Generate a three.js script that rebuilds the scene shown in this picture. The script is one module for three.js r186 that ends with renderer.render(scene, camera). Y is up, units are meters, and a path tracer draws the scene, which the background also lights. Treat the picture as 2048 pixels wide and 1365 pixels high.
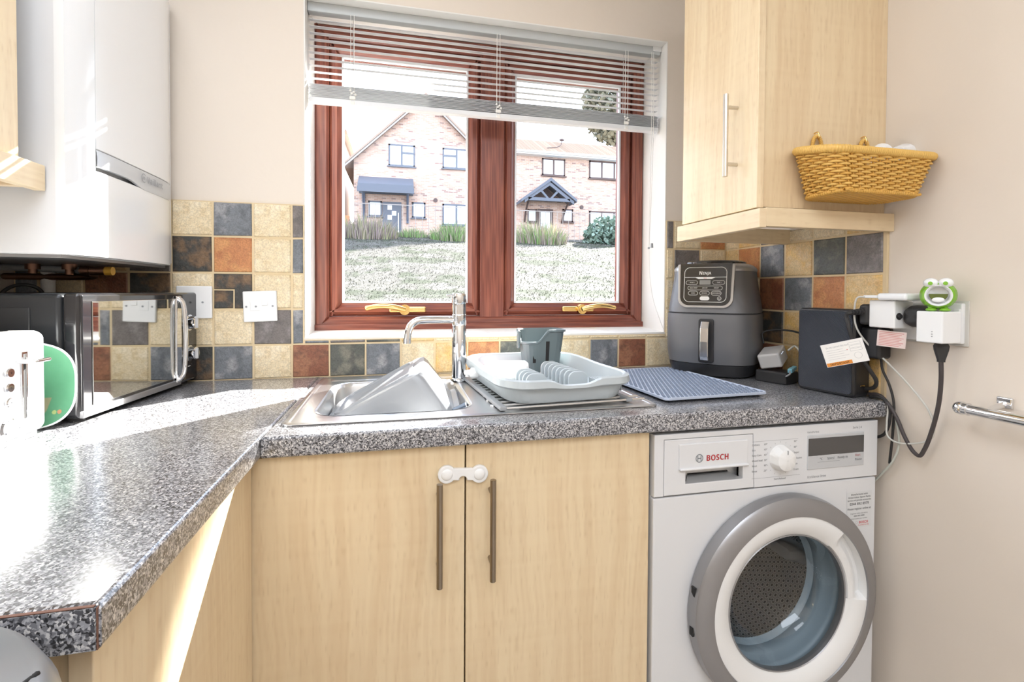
import * as THREE from 'three';
import { RoundedBoxGeometry } from 'three/addons/geometries/RoundedBoxGeometry.js';
import { mergeGeometries, mergeVertices, toCreasedNormals } from 'three/addons/utils/BufferGeometryUtils.js';
import { RectAreaLightUniformsLib } from 'three/addons/lights/RectAreaLightUniformsLib.js';

/* ------------------------------------------------------------------ camera, sky, sun, exposure */
const V = (x, y, z) => new THREE.Vector3(x, y, z);
const scene = new THREE.Scene();
const FOCAL = 963.22, W = 2048, H = 1365;
const camera = new THREE.PerspectiveCamera(2 * Math.atan(H / 2 / FOCAL) * 180 / Math.PI, W / H, 0.02, 200);
camera.position.set(-0.1263, 1.1684, 1.5371);
{
  const yaw = 0.2278, pitch = -0.0184, roll = 0.0054;
  const d = V(Math.sin(yaw) * Math.cos(pitch), Math.sin(pitch), -Math.cos(yaw) * Math.cos(pitch));
  const r = V(Math.cos(yaw), 0, Math.sin(yaw)), u = V().crossVectors(r, d);
  const r2 = r.clone().multiplyScalar(Math.cos(roll)).addScaledVector(u, Math.sin(roll));
  const u2 = u.clone().multiplyScalar(Math.cos(roll)).addScaledVector(r, -Math.sin(roll));
  camera.quaternion.setFromRotationMatrix(new THREE.Matrix4().makeBasis(r2, u2, d.negate()));
}
camera.setViewOffset(W, H, 0, 81.6, W, H);

const renderer = new THREE.WebGLRenderer({ antialias: true });
renderer.toneMapping = THREE.LinearToneMapping;
renderer.toneMappingExposure = 1.0;
renderer.shadowMap.enabled = true;
RectAreaLightUniformsLib.init();

const SKY = 4.6, SUN = 50, FILL = 5;
{
  const w = 64, h = 32, a = new Float32Array(w * h * 4);
  for (let j = 0; j < h; j++) for (let i = 0; i < w; i++) {
    const el = ((j + 0.5) / h - 0.5) * Math.PI, t = Math.max(0, Math.sin(el));
    const k = Math.pow(t, 0.6), o = (j * w + i) * 4;
    a[o] = SKY * (0.95 - 0.30 * k); a[o + 1] = SKY * (1.0 - 0.20 * k); a[o + 2] = SKY * (1.10 - 0.06 * k); a[o + 3] = 1;
  }
  const t = new THREE.DataTexture(a, w, h, THREE.RGBAFormat, THREE.FloatType);
  t.mapping = THREE.EquirectangularReflectionMapping; t.magFilter = THREE.LinearFilter; t.needsUpdate = true;
  scene.background = t; scene.environment = t;
}
const sun = new THREE.DirectionalLight(new THREE.Color(1.0, 0.965, 0.91), SUN);
sun.position.set(0.92 * 10, 0.9 + 0.752 * 10, -10); sun.target.position.set(0, 0.9, 0);
sun.castShadow = true; sun.shadow.mapSize.set(2048, 2048);
Object.assign(sun.shadow.camera, { left: -14, right: 14, top: 14, bottom: -14, near: 0.1, far: 60 });
scene.add(sun, sun.target);

/* ------------------------------------------------------------------ helpers */
function rng(a) { return () => { a |= 0; a = a + 0x6D2B79F5 | 0; let t = Math.imul(a ^ a >>> 15, 1 | a); t = t + Math.imul(t ^ t >>> 7, 61 | t) ^ t; return ((t ^ t >>> 14) >>> 0) / 4294967296; }; }
const R = rng(11);
const used = {};
function numbered(n) { if (!(n in used)) { used[n] = 0; return n; } used[n]++; return n + '_' + String(used[n]).padStart(3, '0'); }
function obj(name, g, m, parent, label) {
  if (Array.isArray(g)) g = merge(g);
  const o = new THREE.Mesh(g, m); o.name = parent ? name : numbered(name); o.castShadow = o.receiveShadow = true;
  if (label) o.userData.label = label;
  (parent || scene).add(o); return o;
}
function sub(name, parent) { const g = new THREE.Group(); g.name = name; parent.add(g); return g; }
function tag(o, label, category, group) { o.userData.label = label; o.userData.category = category; if (group) o.userData.group = group; return o; }
function thing(name, label, category, p = [0, 0, 0], ry = 0, group) {
  const o = new THREE.Group(); o.name = numbered(name); o.position.set(...p); o.rotation.y = ry; scene.add(o); return tag(o, label, category, group);
}
function struct(name, g, m) { const o = obj(name, g, m); o.userData.kind = 'structure'; return o; }
function merge(a) {
  return mergeGeometries(a.map((g) => { const c = g.index ? g.toNonIndexed() : g; for (const k of Object.keys(c.attributes)) if (!['position', 'normal', 'uv'].includes(k)) c.deleteAttribute(k); if (!c.attributes.uv) c.setAttribute('uv', new THREE.BufferAttribute(new Float32Array(c.attributes.position.count * 2), 2)); return c; }));
}
// box given by its limits, rounded edges
function bx(x0, x1, y0, y1, z0, z1, r = 0.002, s = 2) {
  const w = Math.abs(x1 - x0), h = Math.abs(y1 - y0), d = Math.abs(z1 - z0);
  const g = r > 0 ? new RoundedBoxGeometry(w, h, d, s, Math.min(r, w / 2.01, h / 2.01, d / 2.01)) : new THREE.BoxGeometry(w, h, d);
  return g.translate((x0 + x1) / 2, (y0 + y1) / 2, (z0 + z1) / 2);
}
// texture coordinates in metres from the dominant axis
function uvm(g, ou = 0, ov = 0, swap = false) {
  g = g.index ? g.toNonIndexed() : g; const p = g.attributes.position, uv = new Float32Array(p.count * 2), a = V(), b = V(), c = V(), n = V();
  for (let i = 0; i < p.count; i += 3) {
    a.fromBufferAttribute(p, i); b.fromBufferAttribute(p, i + 1); c.fromBufferAttribute(p, i + 2);
    n.crossVectors(b.clone().sub(a), c.clone().sub(a)); const ax = Math.abs(n.x), ay = Math.abs(n.y), az = Math.abs(n.z);
    [a, b, c].forEach((q, k) => {
      let s, t; if (ax >= ay && ax >= az) { s = q.z; t = q.y; } else if (ay >= az) { s = q.x; t = q.z; } else { s = q.x; t = q.y; }
      if (swap) [s, t] = [t, s];
      uv[(i + k) * 2] = s + ou; uv[(i + k) * 2 + 1] = t + ov;
    });
  }
  g.setAttribute('uv', new THREE.BufferAttribute(uv, 2)); return g;
}
function crease(g, deg = 35) { return toCreasedNormals(g, deg * Math.PI / 180); }
function lathe(pts, seg = 48, ps = 0, pl = Math.PI * 2) { return new THREE.LatheGeometry(pts.map(([r, y]) => new THREE.Vector2(Math.max(r, 1e-5), y)), seg, ps, pl); }
function latheC(pts, seg = 48, deg = 30) { return crease(lathe(pts, seg), deg); }
function cyl(r, h, x, y, z, axis = 'y', seg = 24, r2 = r) { const g = new THREE.CylinderGeometry(r2, r, h, seg); if (axis === 'x') g.rotateZ(Math.PI / 2); if (axis === 'z') g.rotateX(Math.PI / 2); return g.translate(x, y, z); }
function ball(r, x, y, z, sx = 1, sy = 1, sz = 1) { return new THREE.SphereGeometry(r, 24, 16).scale(sx, sy, sz).translate(x, y, z); }
function tube(pts, r, seg = 0, rad = 8, closed = false) {
  const c = new THREE.CatmullRomCurve3(pts.map((p) => V(...p)), closed, 'centripetal');
  const g = [new THREE.TubeGeometry(c, seg || pts.length * 8, r, rad, closed)];
  if (!closed) for (const p of [pts[0], pts[pts.length - 1]]) g.push(new THREE.SphereGeometry(r, rad, 6).translate(...p));
  return merge(g);
}
// tube along a curve with its own radius at every step
function sweep(curve, n, rFn, rad = 8, closed = false) {
  const f = curve.computeFrenetFrames(n, closed), pos = [], idx = [];
  for (let i = 0; i <= n; i++) { const p = curve.getPointAt(i / n), r = rFn(i / n); for (let k = 0; k < rad; k++) { const a = k / rad * Math.PI * 2, q = p.clone().addScaledVector(f.normals[i], Math.cos(a) * r).addScaledVector(f.binormals[i], Math.sin(a) * r); pos.push(q.x, q.y, q.z); } }
  for (let i = 0; i < n; i++) for (let k = 0; k < rad; k++) { const a = i * rad + k, b = i * rad + (k + 1) % rad, c = a + rad, d = b + rad; idx.push(a, c, b, b, c, d); }
  const g = new THREE.BufferGeometry(); g.setAttribute('position', new THREE.Float32BufferAttribute(pos, 3)); g.setIndex(idx); g.computeVertexNormals(); return g;
}
// closed rings of equal length, joined; ends capped on request
function loft(rings, capA = true, capB = true, deg = 40) {
  const n = rings[0].length, pos = [], idx = [];
  rings.forEach((r) => r.forEach((p) => pos.push(...p)));
  for (let j = 0; j < rings.length - 1; j++) for (let i = 0; i < n; i++) { const a = j * n + i, b = j * n + (i + 1) % n, c = a + n, d = b + n; idx.push(a, b, c, b, d, c); }
  const cap = (j, flip) => { const m = [0, 0, 0]; rings[j].forEach((p) => { for (let k = 0; k < 3; k++) m[k] += p[k] / n; }); pos.push(...m); const c = pos.length / 3 - 1; for (let i = 0; i < n; i++) { const a = j * n + i, b = j * n + (i + 1) % n; flip ? idx.push(c, b, a) : idx.push(c, a, b); } };
  if (capA) cap(0, true); if (capB) cap(rings.length - 1, false);
  const g = new THREE.BufferGeometry(); g.setAttribute('position', new THREE.Float32BufferAttribute(pos, 3)); g.setIndex(idx); g.computeVertexNormals();
  return crease(g, deg);
}
// rounded rectangle ring in the plane y, counter-clockwise seen from below so that loft() upwards faces outwards
function rr(w, d, r, y, n = 6, cx = 0, cz = 0) {
  const o = []; r = Math.min(r, w / 2 - 1e-4, d / 2 - 1e-4);
  [[1, 1, 0], [-1, 1, 1], [-1, -1, 2], [1, -1, 3]].forEach(([sx, sz, q]) => { for (let i = 0; i <= n; i++) { const a = (q + i / n) * Math.PI / 2; o.push([cx + sx * (w / 2 - r) + Math.cos(a) * r, y, cz + sz * (d / 2 - r) + Math.sin(a) * r]); } });
  return o.reverse();
}
function rrShape(x0, x1, y0, y1, r) {
  const s = new THREE.Shape(); s.moveTo(x0 + r, y0); s.lineTo(x1 - r, y0); s.absarc(x1 - r, y0 + r, r, -Math.PI / 2, 0); s.lineTo(x1, y1 - r); s.absarc(x1 - r, y1 - r, r, 0, Math.PI / 2); s.lineTo(x0 + r, y1); s.absarc(x0 + r, y1 - r, r, Math.PI / 2, Math.PI); s.lineTo(x0, y0 + r); s.absarc(x0 + r, y0 + r, r, Math.PI, Math.PI * 1.5); return s;
}
function poly(pts) { const s = new THREE.Shape(); pts.forEach(([x, y], i) => i ? s.lineTo(x, y) : s.moveTo(x, y)); s.closePath(); return s; }
function ext(shape, depth, bevel = 0, seg = 2, curve = 10) {
  return new THREE.ExtrudeGeometry(shape, { depth: depth - 2 * bevel, bevelEnabled: bevel > 0, bevelThickness: bevel, bevelSize: bevel, bevelOffset: -bevel, bevelSegments: seg, curveSegments: curve }).translate(0, 0, bevel);
}
/* ---- noise and textures */
function noiseField(seed) { const t = new Float32Array(65536), r = rng(seed); for (let i = 0; i < 65536; i++) t[i] = r();
  const at = (x, y, px, py) => t[(((x % px) + px) % px * 131 + ((y % py) + py) % py * 7919) & 65535];
  return (x, y, px, py = px) => { const i = Math.floor(x), j = Math.floor(y); let u = x - i, v = y - j; u = u * u * (3 - 2 * u); v = v * v * (3 - 2 * v);
    return (at(i, j, px, py) * (1 - u) + at(i + 1, j, px, py) * u) * (1 - v) + (at(i, j + 1, px, py) * (1 - u) + at(i + 1, j + 1, px, py) * u) * v; }; }
const N1 = noiseField(3), N2 = noiseField(17), N3 = noiseField(29);
function fbm(N, u, v, f, oct) { let s = 0, a = 0.5, t = 0; for (let o = 0; o < oct; o++) { s += a * N(u * f, v * f, f); t += a; a *= 0.55; f *= 2; } return s / t; }
const lin2s = (c) => Math.round(255 * Math.min(1, Math.max(0, c <= 0.0031308 ? c * 12.92 : 1.055 * Math.pow(c, 1 / 2.4) - 0.055)));
function tex(w, h, fn, size, color = true, sizeV = size) {
  const d = new Uint8Array(w * h * 4);
  for (let j = 0; j < h; j++) for (let i = 0; i < w; i++) { const c = fn((i + 0.5) / w, (j + 0.5) / h), o = (j * w + i) * 4; if (color) { d[o] = lin2s(c[0]); d[o + 1] = lin2s(c[1]); d[o + 2] = lin2s(c[2]); } else d[o] = d[o + 1] = d[o + 2] = Math.round(255 * Math.min(1, Math.max(0, c))); d[o + 3] = 255; }
  const t = new THREE.DataTexture(d, w, h, THREE.RGBAFormat); t.wrapS = t.wrapT = THREE.RepeatWrapping; t.magFilter = THREE.LinearFilter; t.minFilter = THREE.LinearMipmapLinearFilter; t.generateMipmaps = true; t.repeat.set(1 / size, 1 / sizeV);
  if (color) t.colorSpace = THREE.SRGBColorSpace; t.needsUpdate = true; return t;
}
const mix = (a, b, t) => [a[0] + (b[0] - a[0]) * t, a[1] + (b[1] - a[1]) * t, a[2] + (b[2] - a[2]) * t];
const sst = (a, b, x) => { x = Math.min(1, Math.max(0, (x - a) / (b - a))); return x * x * (3 - 2 * x); };
const C = (r, g, b) => new THREE.Color().setRGB(r, g, b);
const mat = (o) => new THREE.MeshStandardMaterial(Object.assign({ roughness: 0.6, metalness: 0 }, o));
const phys = (o) => new THREE.MeshPhysicalMaterial(Object.assign({ roughness: 0.5, metalness: 0 }, o));
// lettering drawn on a canvas, on a thin plane of w x h metres facing +z
function decal(w, h, pxPerM, draw, extra = {}) {
  const c = document.createElement('canvas'); c.width = Math.round(w * pxPerM); c.height = Math.round(h * pxPerM); const g = c.getContext('2d'); draw(g, c.width, c.height);
  const t = new THREE.CanvasTexture(c); t.colorSpace = THREE.SRGBColorSpace;
  return { g: new THREE.PlaneGeometry(w, h), m: mat(Object.assign({ map: t, transparent: true, roughness: 0.5 }, extra)) };
}

/* ------------------------------------------------------------------ materials */
const M = {};
M.wall = mat({ color: C(0.745, 0.665, 0.575), roughness: 0.9, bumpMap: tex(256, 256, (u, v) => fbm(N1, u, v, 12, 4), 0.6, false), bumpScale: 0.0012 });
M.reveal = mat({ color: C(0.80, 0.78, 0.74), roughness: 0.75 });  // white sill board; on the lining, window light put into the wall colour
M.ceiling = mat({ color: C(0.85, 0.84, 0.82), roughness: 0.9 });
M.floor = mat({ color: C(0.55, 0.50, 0.45), roughness: 0.5, map: tex(256, 256, (u, v) => { const n = fbm(N1, u, v, 6, 4); return [0.8 + 0.3 * n, 0.8 + 0.28 * n, 0.8 + 0.25 * n]; }, 0.8) });
const woodFn = (u, v) => {
  const warp = fbm(N2, u, v, 3, 3) * 0.05;
  const fine = N1((u + warp) * 140, v * 5, 140, 5), mid = N3((u + warp) * 34, v * 2, 34, 2), fleck = Math.pow(N2(u * 220, v * 40, 220, 40), 6), cross = N3(u * 6, v * 90, 6, 90);
  const band = N1(u * 8, 3.3, 8, 8), plank = (Math.sin((Math.floor(u * 7) + 0.3) * 12.9) * 0.5 + 0.5);
  let c = mix([0.790, 0.640, 0.420], [0.700, 0.530, 0.325], sst(0.25, 0.85, 0.32 * fine + 0.38 * mid + 0.2 * band + 0.1 * cross));
  c = mix(c, [0.82, 0.69, 0.48], 0.30 * plank); c = mix(c, [0.52, 0.35, 0.18], 0.30 * fleck); return c;
};
const woodTex = tex(1024, 1024, woodFn, 0.8);
M.maple = mat({ map: woodTex, roughness: 0.38 });
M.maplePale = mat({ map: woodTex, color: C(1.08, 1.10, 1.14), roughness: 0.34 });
M.mapleEdge = mat({ color: C(0.42, 0.29, 0.17), roughness: 0.6 });
M.carcass = mat({ color: C(0.74, 0.72, 0.68), roughness: 0.6 });
{ // speckled worktop: small grains, black, grey and pale
  const n = 190, pts = []; const r = rng(5); const pal = [[0.026, 0.026, 0.030], [0.085, 0.085, 0.095], [0.21, 0.21, 0.225], [0.34, 0.34, 0.36], [0.48, 0.475, 0.485], [0.68, 0.665, 0.65]];
  for (let i = 0; i < n * n; i++) { const k = r(); pts.push([r(), r(), pal[k < 0.16 ? 0 : k < 0.34 ? 1 : k < 0.54 ? 2 : k < 0.74 ? 3 : k < 0.9 ? 4 : 5]]); }
  M.worktop = phys({ roughness: 0.28, clearcoat: 1, clearcoatRoughness: 0.16, map: tex(1024, 1024, (u, v) => {
    const x = u * n + (N1(u * 200, v * 200, 200) - 0.5) * 1.2, y = v * n + (N2(u * 200, v * 200, 200) - 0.5) * 1.2; const i = Math.floor(x), j = Math.floor(y); let bd = 9, bc = pal[0];
    for (let a = -1; a <= 1; a++) for (let b = -1; b <= 1; b++) { const q = pts[((j + b + n) % n) * n + (i + a + n) % n], dx = i + a + q[0] - x, dy = j + b + q[1] - y, e = dx * dx + dy * dy; if (e < bd) { bd = e; bc = q[2]; } }
    return bc; }, 0.36) });
}
M.edgeBrown = mat({ color: C(0.20, 0.10, 0.07), roughness: 0.7 });
M.nickel = mat({ color: C(0.33, 0.28, 0.22), metalness: 1, roughness: 0.33 });
M.nickelPale = mat({ color: C(0.66, 0.62, 0.56), metalness: 1, roughness: 0.33 });
M.chrome = mat({ color: C(0.80, 0.81, 0.83), metalness: 1, roughness: 0.06 });
M.steel = mat({ color: C(0.72, 0.72, 0.72), metalness: 1, roughness: 0.28, bumpMap: tex(256, 64, (u, v) => N1(u * 8, v * 64, 8, 64), 0.2, false, 0.05), bumpScale: 0.00006 });
M.brass = mat({ color: C(0.90, 0.62, 0.24), metalness: 1, roughness: 0.16 });
M.copper = mat({ color: C(0.30, 0.17, 0.12), metalness: 1, roughness: 0.45 });
const upvcTex = tex(512, 512, (u, v) => { const g = N1(u * 90, v * 3, 90, 3) * 0.6 + N2(u * 26, v * 2, 26, 2) * 0.4; return mix([0.27, 0.085, 0.052], [0.155, 0.042, 0.028], sst(0.2, 0.8, g)); }, 0.25);
M.upvcV = mat({ map: upvcTex, roughness: 0.34 });
M.glass = phys({ transmission: 1, thickness: 0, roughness: 0, ior: 1.45, specularIntensity: 0.35, color: C(0.99, 1, 1) });
M.gasket = mat({ color: C(0.78, 0.79, 0.80), roughness: 0.4 });
M.blindWhite = mat({ color: C(0.74, 0.745, 0.755), roughness: 0.42 });
M.cord = mat({ color: C(0.82, 0.80, 0.75), roughness: 0.8 });
M.whitePlastic = mat({ color: C(0.82, 0.82, 0.81), roughness: 0.32 });
M.whiteGloss = phys({ color: C(0.83, 0.84, 0.845), roughness: 0.22, clearcoat: 0.5, clearcoatRoughness: 0.08 });
M.enamel = phys({ color: C(0.72, 0.725, 0.735), roughness: 0.3, clearcoat: 0.3, clearcoatRoughness: 0.15 });
M.greyPlastic = mat({ color: C(0.30, 0.31, 0.32), roughness: 0.45 });
M.silver = mat({ color: C(0.34, 0.34, 0.35), metalness: 0.75, roughness: 0.36 });
M.silverPale = mat({ color: C(0.62, 0.63, 0.64), metalness: 0.6, roughness: 0.35 });
M.black = mat({ color: C(0.018, 0.018, 0.02), roughness: 0.42 });
M.blackGloss = phys({ color: C(0.012, 0.012, 0.014), roughness: 0.12, clearcoat: 0.6, clearcoatRoughness: 0.05 });
M.darkGap = mat({ color: C(0.02, 0.02, 0.02), roughness: 0.9 });
M.rubber = mat({ color: C(0.025, 0.024, 0.024), roughness: 0.6 });

/* ------------------------------------------------------------------ room shell */
const XL = -1.117, XR = 1.034, ZB = 3.4, CEIL = 2.42, WT = 0.9083; // walls, rear, ceiling, worktop top
const OP = { x0: -0.405, x1: 0.785, y0: 1.021, y1: 2.046 };       // window opening
const FZ = -0.155;                                               // window frame face
const T = 0.3;
struct('floor', uvm(bx(XL - T, XR + T, -0.2, 0, -T, ZB + T, 0)), M.floor);
struct('ceiling', bx(XL - T, XR + T, CEIL, CEIL + 0.2, -T, ZB + T, 0), M.ceiling);
struct('wall_left', uvm(bx(XL - T, XL, 0, CEIL, 0, ZB, 0)), M.wall);
const wallRight = struct('wall_right', uvm(bx(XR, XR + T, 0, CEIL, 0, ZB, 0)), M.wall);
struct('wall_rear', uvm(bx(XL - T, XR + T, 0, CEIL, ZB, ZB + T, 0)), M.wall);
const wallShape = poly([[XL - T, -0.1], [XR + T, -0.1], [XR + T, CEIL + 0.1], [XL - T, CEIL + 0.1]]);
wallShape.holes.push(poly([[OP.x0, OP.y0], [OP.x0, OP.y1], [OP.x1, OP.y1], [OP.x1, OP.y0]]));
const wallBack = struct('wall_back', uvm(ext(wallShape, T).translate(0, 0, -T)), M.wall);
// plastered window lining and sloping sill board
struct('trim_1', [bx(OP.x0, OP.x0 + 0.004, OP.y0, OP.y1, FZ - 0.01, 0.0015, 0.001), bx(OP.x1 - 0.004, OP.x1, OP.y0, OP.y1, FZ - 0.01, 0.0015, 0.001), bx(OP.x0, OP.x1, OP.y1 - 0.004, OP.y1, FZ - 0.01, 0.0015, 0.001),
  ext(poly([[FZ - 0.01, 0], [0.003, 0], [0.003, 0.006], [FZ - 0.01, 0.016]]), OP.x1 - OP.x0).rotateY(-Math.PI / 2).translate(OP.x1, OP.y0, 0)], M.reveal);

/* ------------------------------------------------------------------ slate tiles */
const P = 0.1044, X0 = -0.7512, Y1 = 1.0081, ZC = 0.0692;
function slate(base, vein, dark, k, seed) {
  const N = noiseField(seed);
  return tex(256, 256, (u, v) => { const a = fbm(N, u, v, 4, 5), b = fbm(N2, u + 0.3, v + a * 0.2, 7, 4), c = N(u * 70, v * 70, 70), cr = Math.pow(1 - Math.abs(2 * fbm(N, u + 0.5, v, 5, 4) - 1), 9);
    let q = mix(base, vein, sst(0.42, 0.68, a) * k); q = mix(q, dark, sst(0.5, 0.75, b) * 0.55); q = mix(q, dark, cr * 0.35); const g = 0.82 + 0.36 * c; return q.map((x) => x * g); }, 0.16);
}
const bumpT = tex(256, 256, (u, v) => 0.6 * fbm(N3, u, v, 8, 5) + 0.4 * fbm(N1, u, v, 28, 3), 0.16, false);
const TK = {
  c: slate([0.74, 0.62, 0.42], [0.80, 0.70, 0.52], [0.62, 0.47, 0.26], 0.9, 101),
  y: slate([0.70, 0.52, 0.27], [0.72, 0.47, 0.16], [0.62, 0.36, 0.13], 0.9, 102),
  o: slate([0.52, 0.22, 0.09], [0.60, 0.30, 0.12], [0.34, 0.12, 0.05], 0.9, 103),
  r: slate([0.24, 0.09, 0.05], [0.34, 0.15, 0.08], [0.10, 0.045, 0.03], 1, 104),
  b: slate([0.175, 0.188, 0.205], [0.33, 0.33, 0.34], [0.075, 0.083, 0.095], 1, 105),
  d: slate([0.055, 0.056, 0.052], [0.24, 0.14, 0.07], [0.022, 0.022, 0.022], 0.75, 106),
  g: slate([0.17, 0.15, 0.14], [0.25, 0.225, 0.22], [0.09, 0.085, 0.08], 1, 107),
  v: slate([0.10, 0.105, 0.09], [0.20, 0.19, 0.15], [0.045, 0.045, 0.045], 1, 108),
};
for (const k in TK) TK[k] = mat({ map: TK[k], roughness: 0.42, bumpMap: bumpT, bumpScale: 0.0022 });
M.grout = mat({ color: C(0.70, 0.56, 0.35), roughness: 0.95 });
const tileGeo = {};
// a pillowed tile of w x h, front towards +z, back at z = 0
function tileG(w, h) {
  const key = w.toFixed(3) + h.toFixed(3), list = tileGeo[key] ||= [];
  if (list.length >= 4) return list[Math.floor(R() * 4)];
  const j = () => (R() - 0.5) * 0.0016, e = 0.0025, z1 = 0.0055, z2 = 0.008;
  const o = [[0, 0], [w, 0], [w, h], [0, h]].map(([x, y]) => [x + j(), y + j()]), m = o.map(([x, y]) => [x + (x < w / 2 ? e : -e), y + (y < h / 2 ? e : -e)]);
  const rings = [o.map(([x, y]) => [x, y, 0]), o.map(([x, y]) => [x, y, z1]), m.map(([x, y]) => [x, y, z2 + j() * 0.4])];
  const g = loft(rings, false, true, 25), p = g.attributes.position, uv = new Float32Array(p.count * 2), ou = R(), ov = R(), t = Math.floor(R() * 4);
  for (let i = 0; i < p.count; i++) { let u = p.getX(i), v = p.getY(i); if (t & 1) [u, v] = [v, -u]; if (t & 2) u = -u; uv[i * 2] = u + ou; uv[i * 2 + 1] = v + ov; }
  g.setAttribute('uv', new THREE.BufferAttribute(uv, 2)); list.push(g); return g;
}
const GAP = 0.0055;
function tile(parent, k, x0, x1, y0, y1, turn) {
  if (x1 - x0 < 0.006 || y1 - y0 < 0.006) return;
  const o = obj('tile', tileG(x1 - x0 - GAP, y1 - y0 - GAP), TK[k], parent);
  if (turn) { o.rotation.y = -Math.PI / 2; o.position.set(XR, y0 + GAP / 2, x0 + GAP / 2); } else o.position.set(x0 + GAP / 2, y0 + GAP / 2, 0);
}
{
  const yr = (j) => j < 0 ? WT : Y1 + (j) * P, rowY = [WT, Y1, Y1 + P, Y1 + 2 * P, Y1 + 3 * P, 1.421];
  // rows from the worktop upwards, one letter for each tile from column -4 on ('.' is never tiled)
  const rows = ['cbcgdbcroddyvbyyocbrcyb', 'cgycccgb', 'vcgdddcc', 'cbyddoccg', 'ccgyycbcg'];
  const L = [
    { '-4': 'b', '-3': 'c', '-2': 'g', '-1': 'd', 0: 'd', 1: 'b', 2: 'c', 3: 'r', 4: 'v', 5: 'b', 6: 'c', 7: 'y', 8: 'o', 9: 'v', 10: 'c', 11: 'c', 12: 'b', 13: 'r', 14: 'c', 15: 'd', 16: 'y', 17: 'c' },
    { '-4': 'c', '-3': 'y', '-2': 'c', '-1': 'b', 0: 'c', 1: 'c', 2: 'g', 3: 'b', 4: 'g', 5: 'v', 6: 'y', 7: 'c', 8: 'c', 9: 'c', 10: 'y', 11: 'c', 12: 'c', 13: 'c', 14: 'c', 15: 'c', 16: 'o', 17: 'y' },
    { '-4': 'b', '-3': 'c', '-2': 'r', '-1': 'd', 0: 'c', 1: 'd', 2: 'c', 3: 'c', 14: 'c', 15: 'd', 16: 'c', 17: 'c' },
    { '-4': 'c', '-3': 'b', '-2': 'y', '-1': 'g', 0: 'd', 1: 'o', 2: 'c', 3: 'b', 14: 'c', 15: 'g', 16: 'c', 17: 'y' },
    { '-4': 'c', '-3': 'c', '-2': 'b', '-1': 'c', 0: 'c', 1: 'b', 2: 'c', 3: 'g', 14: 'g', 15: 'c', 16: 'o', 17: 'c' },
  ];
  L.forEach((row, j) => { for (const c in row) {
    const i = +c; let x0 = Math.max(X0 + i * P, XL), x1 = Math.min(X0 + (i + 1) * P, XR), y0 = rowY[j], y1 = rowY[j + 1];
    const under = x1 > OP.x0 && x0 < OP.x1;
    if (under && j === 1) { // strip below the sill; full height beside the opening
      if (x0 < OP.x0 && OP.x0 - x0 > 0.006) { tile(wallBack, row[c], x0, OP.x0, y0, y1); x0 = OP.x0; }
      if (x1 > OP.x1) { tile(wallBack, row[c], OP.x1, x1, y0, y1); x1 = OP.x1; }
      y1 = OP.y0;
    } else if (under && j > 1) { if (x0 < OP.x0) x1 = OP.x0; else if (x1 > OP.x1) x0 = OP.x1; else continue; }
    if (i === 1 && j === 2) { // a notched tile with a small square let into it
      const xa = x0 + 0.056, ya = y0 + 0.058;
      const s = poly([[xa, y0 + GAP / 2], [x1 - GAP / 2, y0 + GAP / 2], [x1 - GAP / 2, y1 - GAP / 2], [x0 + GAP / 2, y1 - GAP / 2], [x0 + GAP / 2, ya], [xa, ya]]);
      obj('tile', uvm(ext(s, 0.008, 0.0018, 1)), TK.d, wallBack); tile(wallBack, 'd', x0, xa - 0.001, y0, ya - 0.001); continue;
    }
    tile(wallBack, row[c], x0, x1, y0, y1);
  } });
  const gs = poly([[XL, WT], [XR, WT], [XR, 1.421], [OP.x1, 1.421], [OP.x1, OP.y0], [OP.x0, OP.y0], [OP.x0, 1.421], [XL, 1.421]]);
  obj('grout', ext(gs, 0.005), M.grout, wallBack);
  // right wall: columns -1 .. 4 towards the room, and a finishing strip
  const RW = ['rrrydc', 'ycdyyd', 'cygrbrc', 'yyobyvg', 'ccyvccy'];
  const RL = [['y', 'r', 'r', 'y', 'c', 'y'], ['c', 'c', 'd', 'y', 'b', 'd'], ['o', 'c', 'r', 'b', 'o', 'y'], ['y', 'o', 'b', 'y', 'v', 'g'], ['c', 'y', 'g', 'c', 'c', 'y']];
  RL.forEach((row, j) => row.forEach((k, n) => { const i = n - 1, z0 = Math.max(0.008, ZC + i * P), z1 = ZC + (i + 1) * P; tile(wallRight, k, z0, z1, rowY[j], Math.min(rowY[j + 1], 1.36), true); }));
  obj('grout', bx(XR - 0.005, XR + 0.01, WT, 1.358, 0, ZC + 5 * P + 0.008, 0.002), M.grout, wallRight);
}

/* ------------------------------------------------------------------ window */
const win = thing('window_1', undefined, undefined); delete win.userData.category; delete win.userData.label; win.userData.kind = 'structure';
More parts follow.
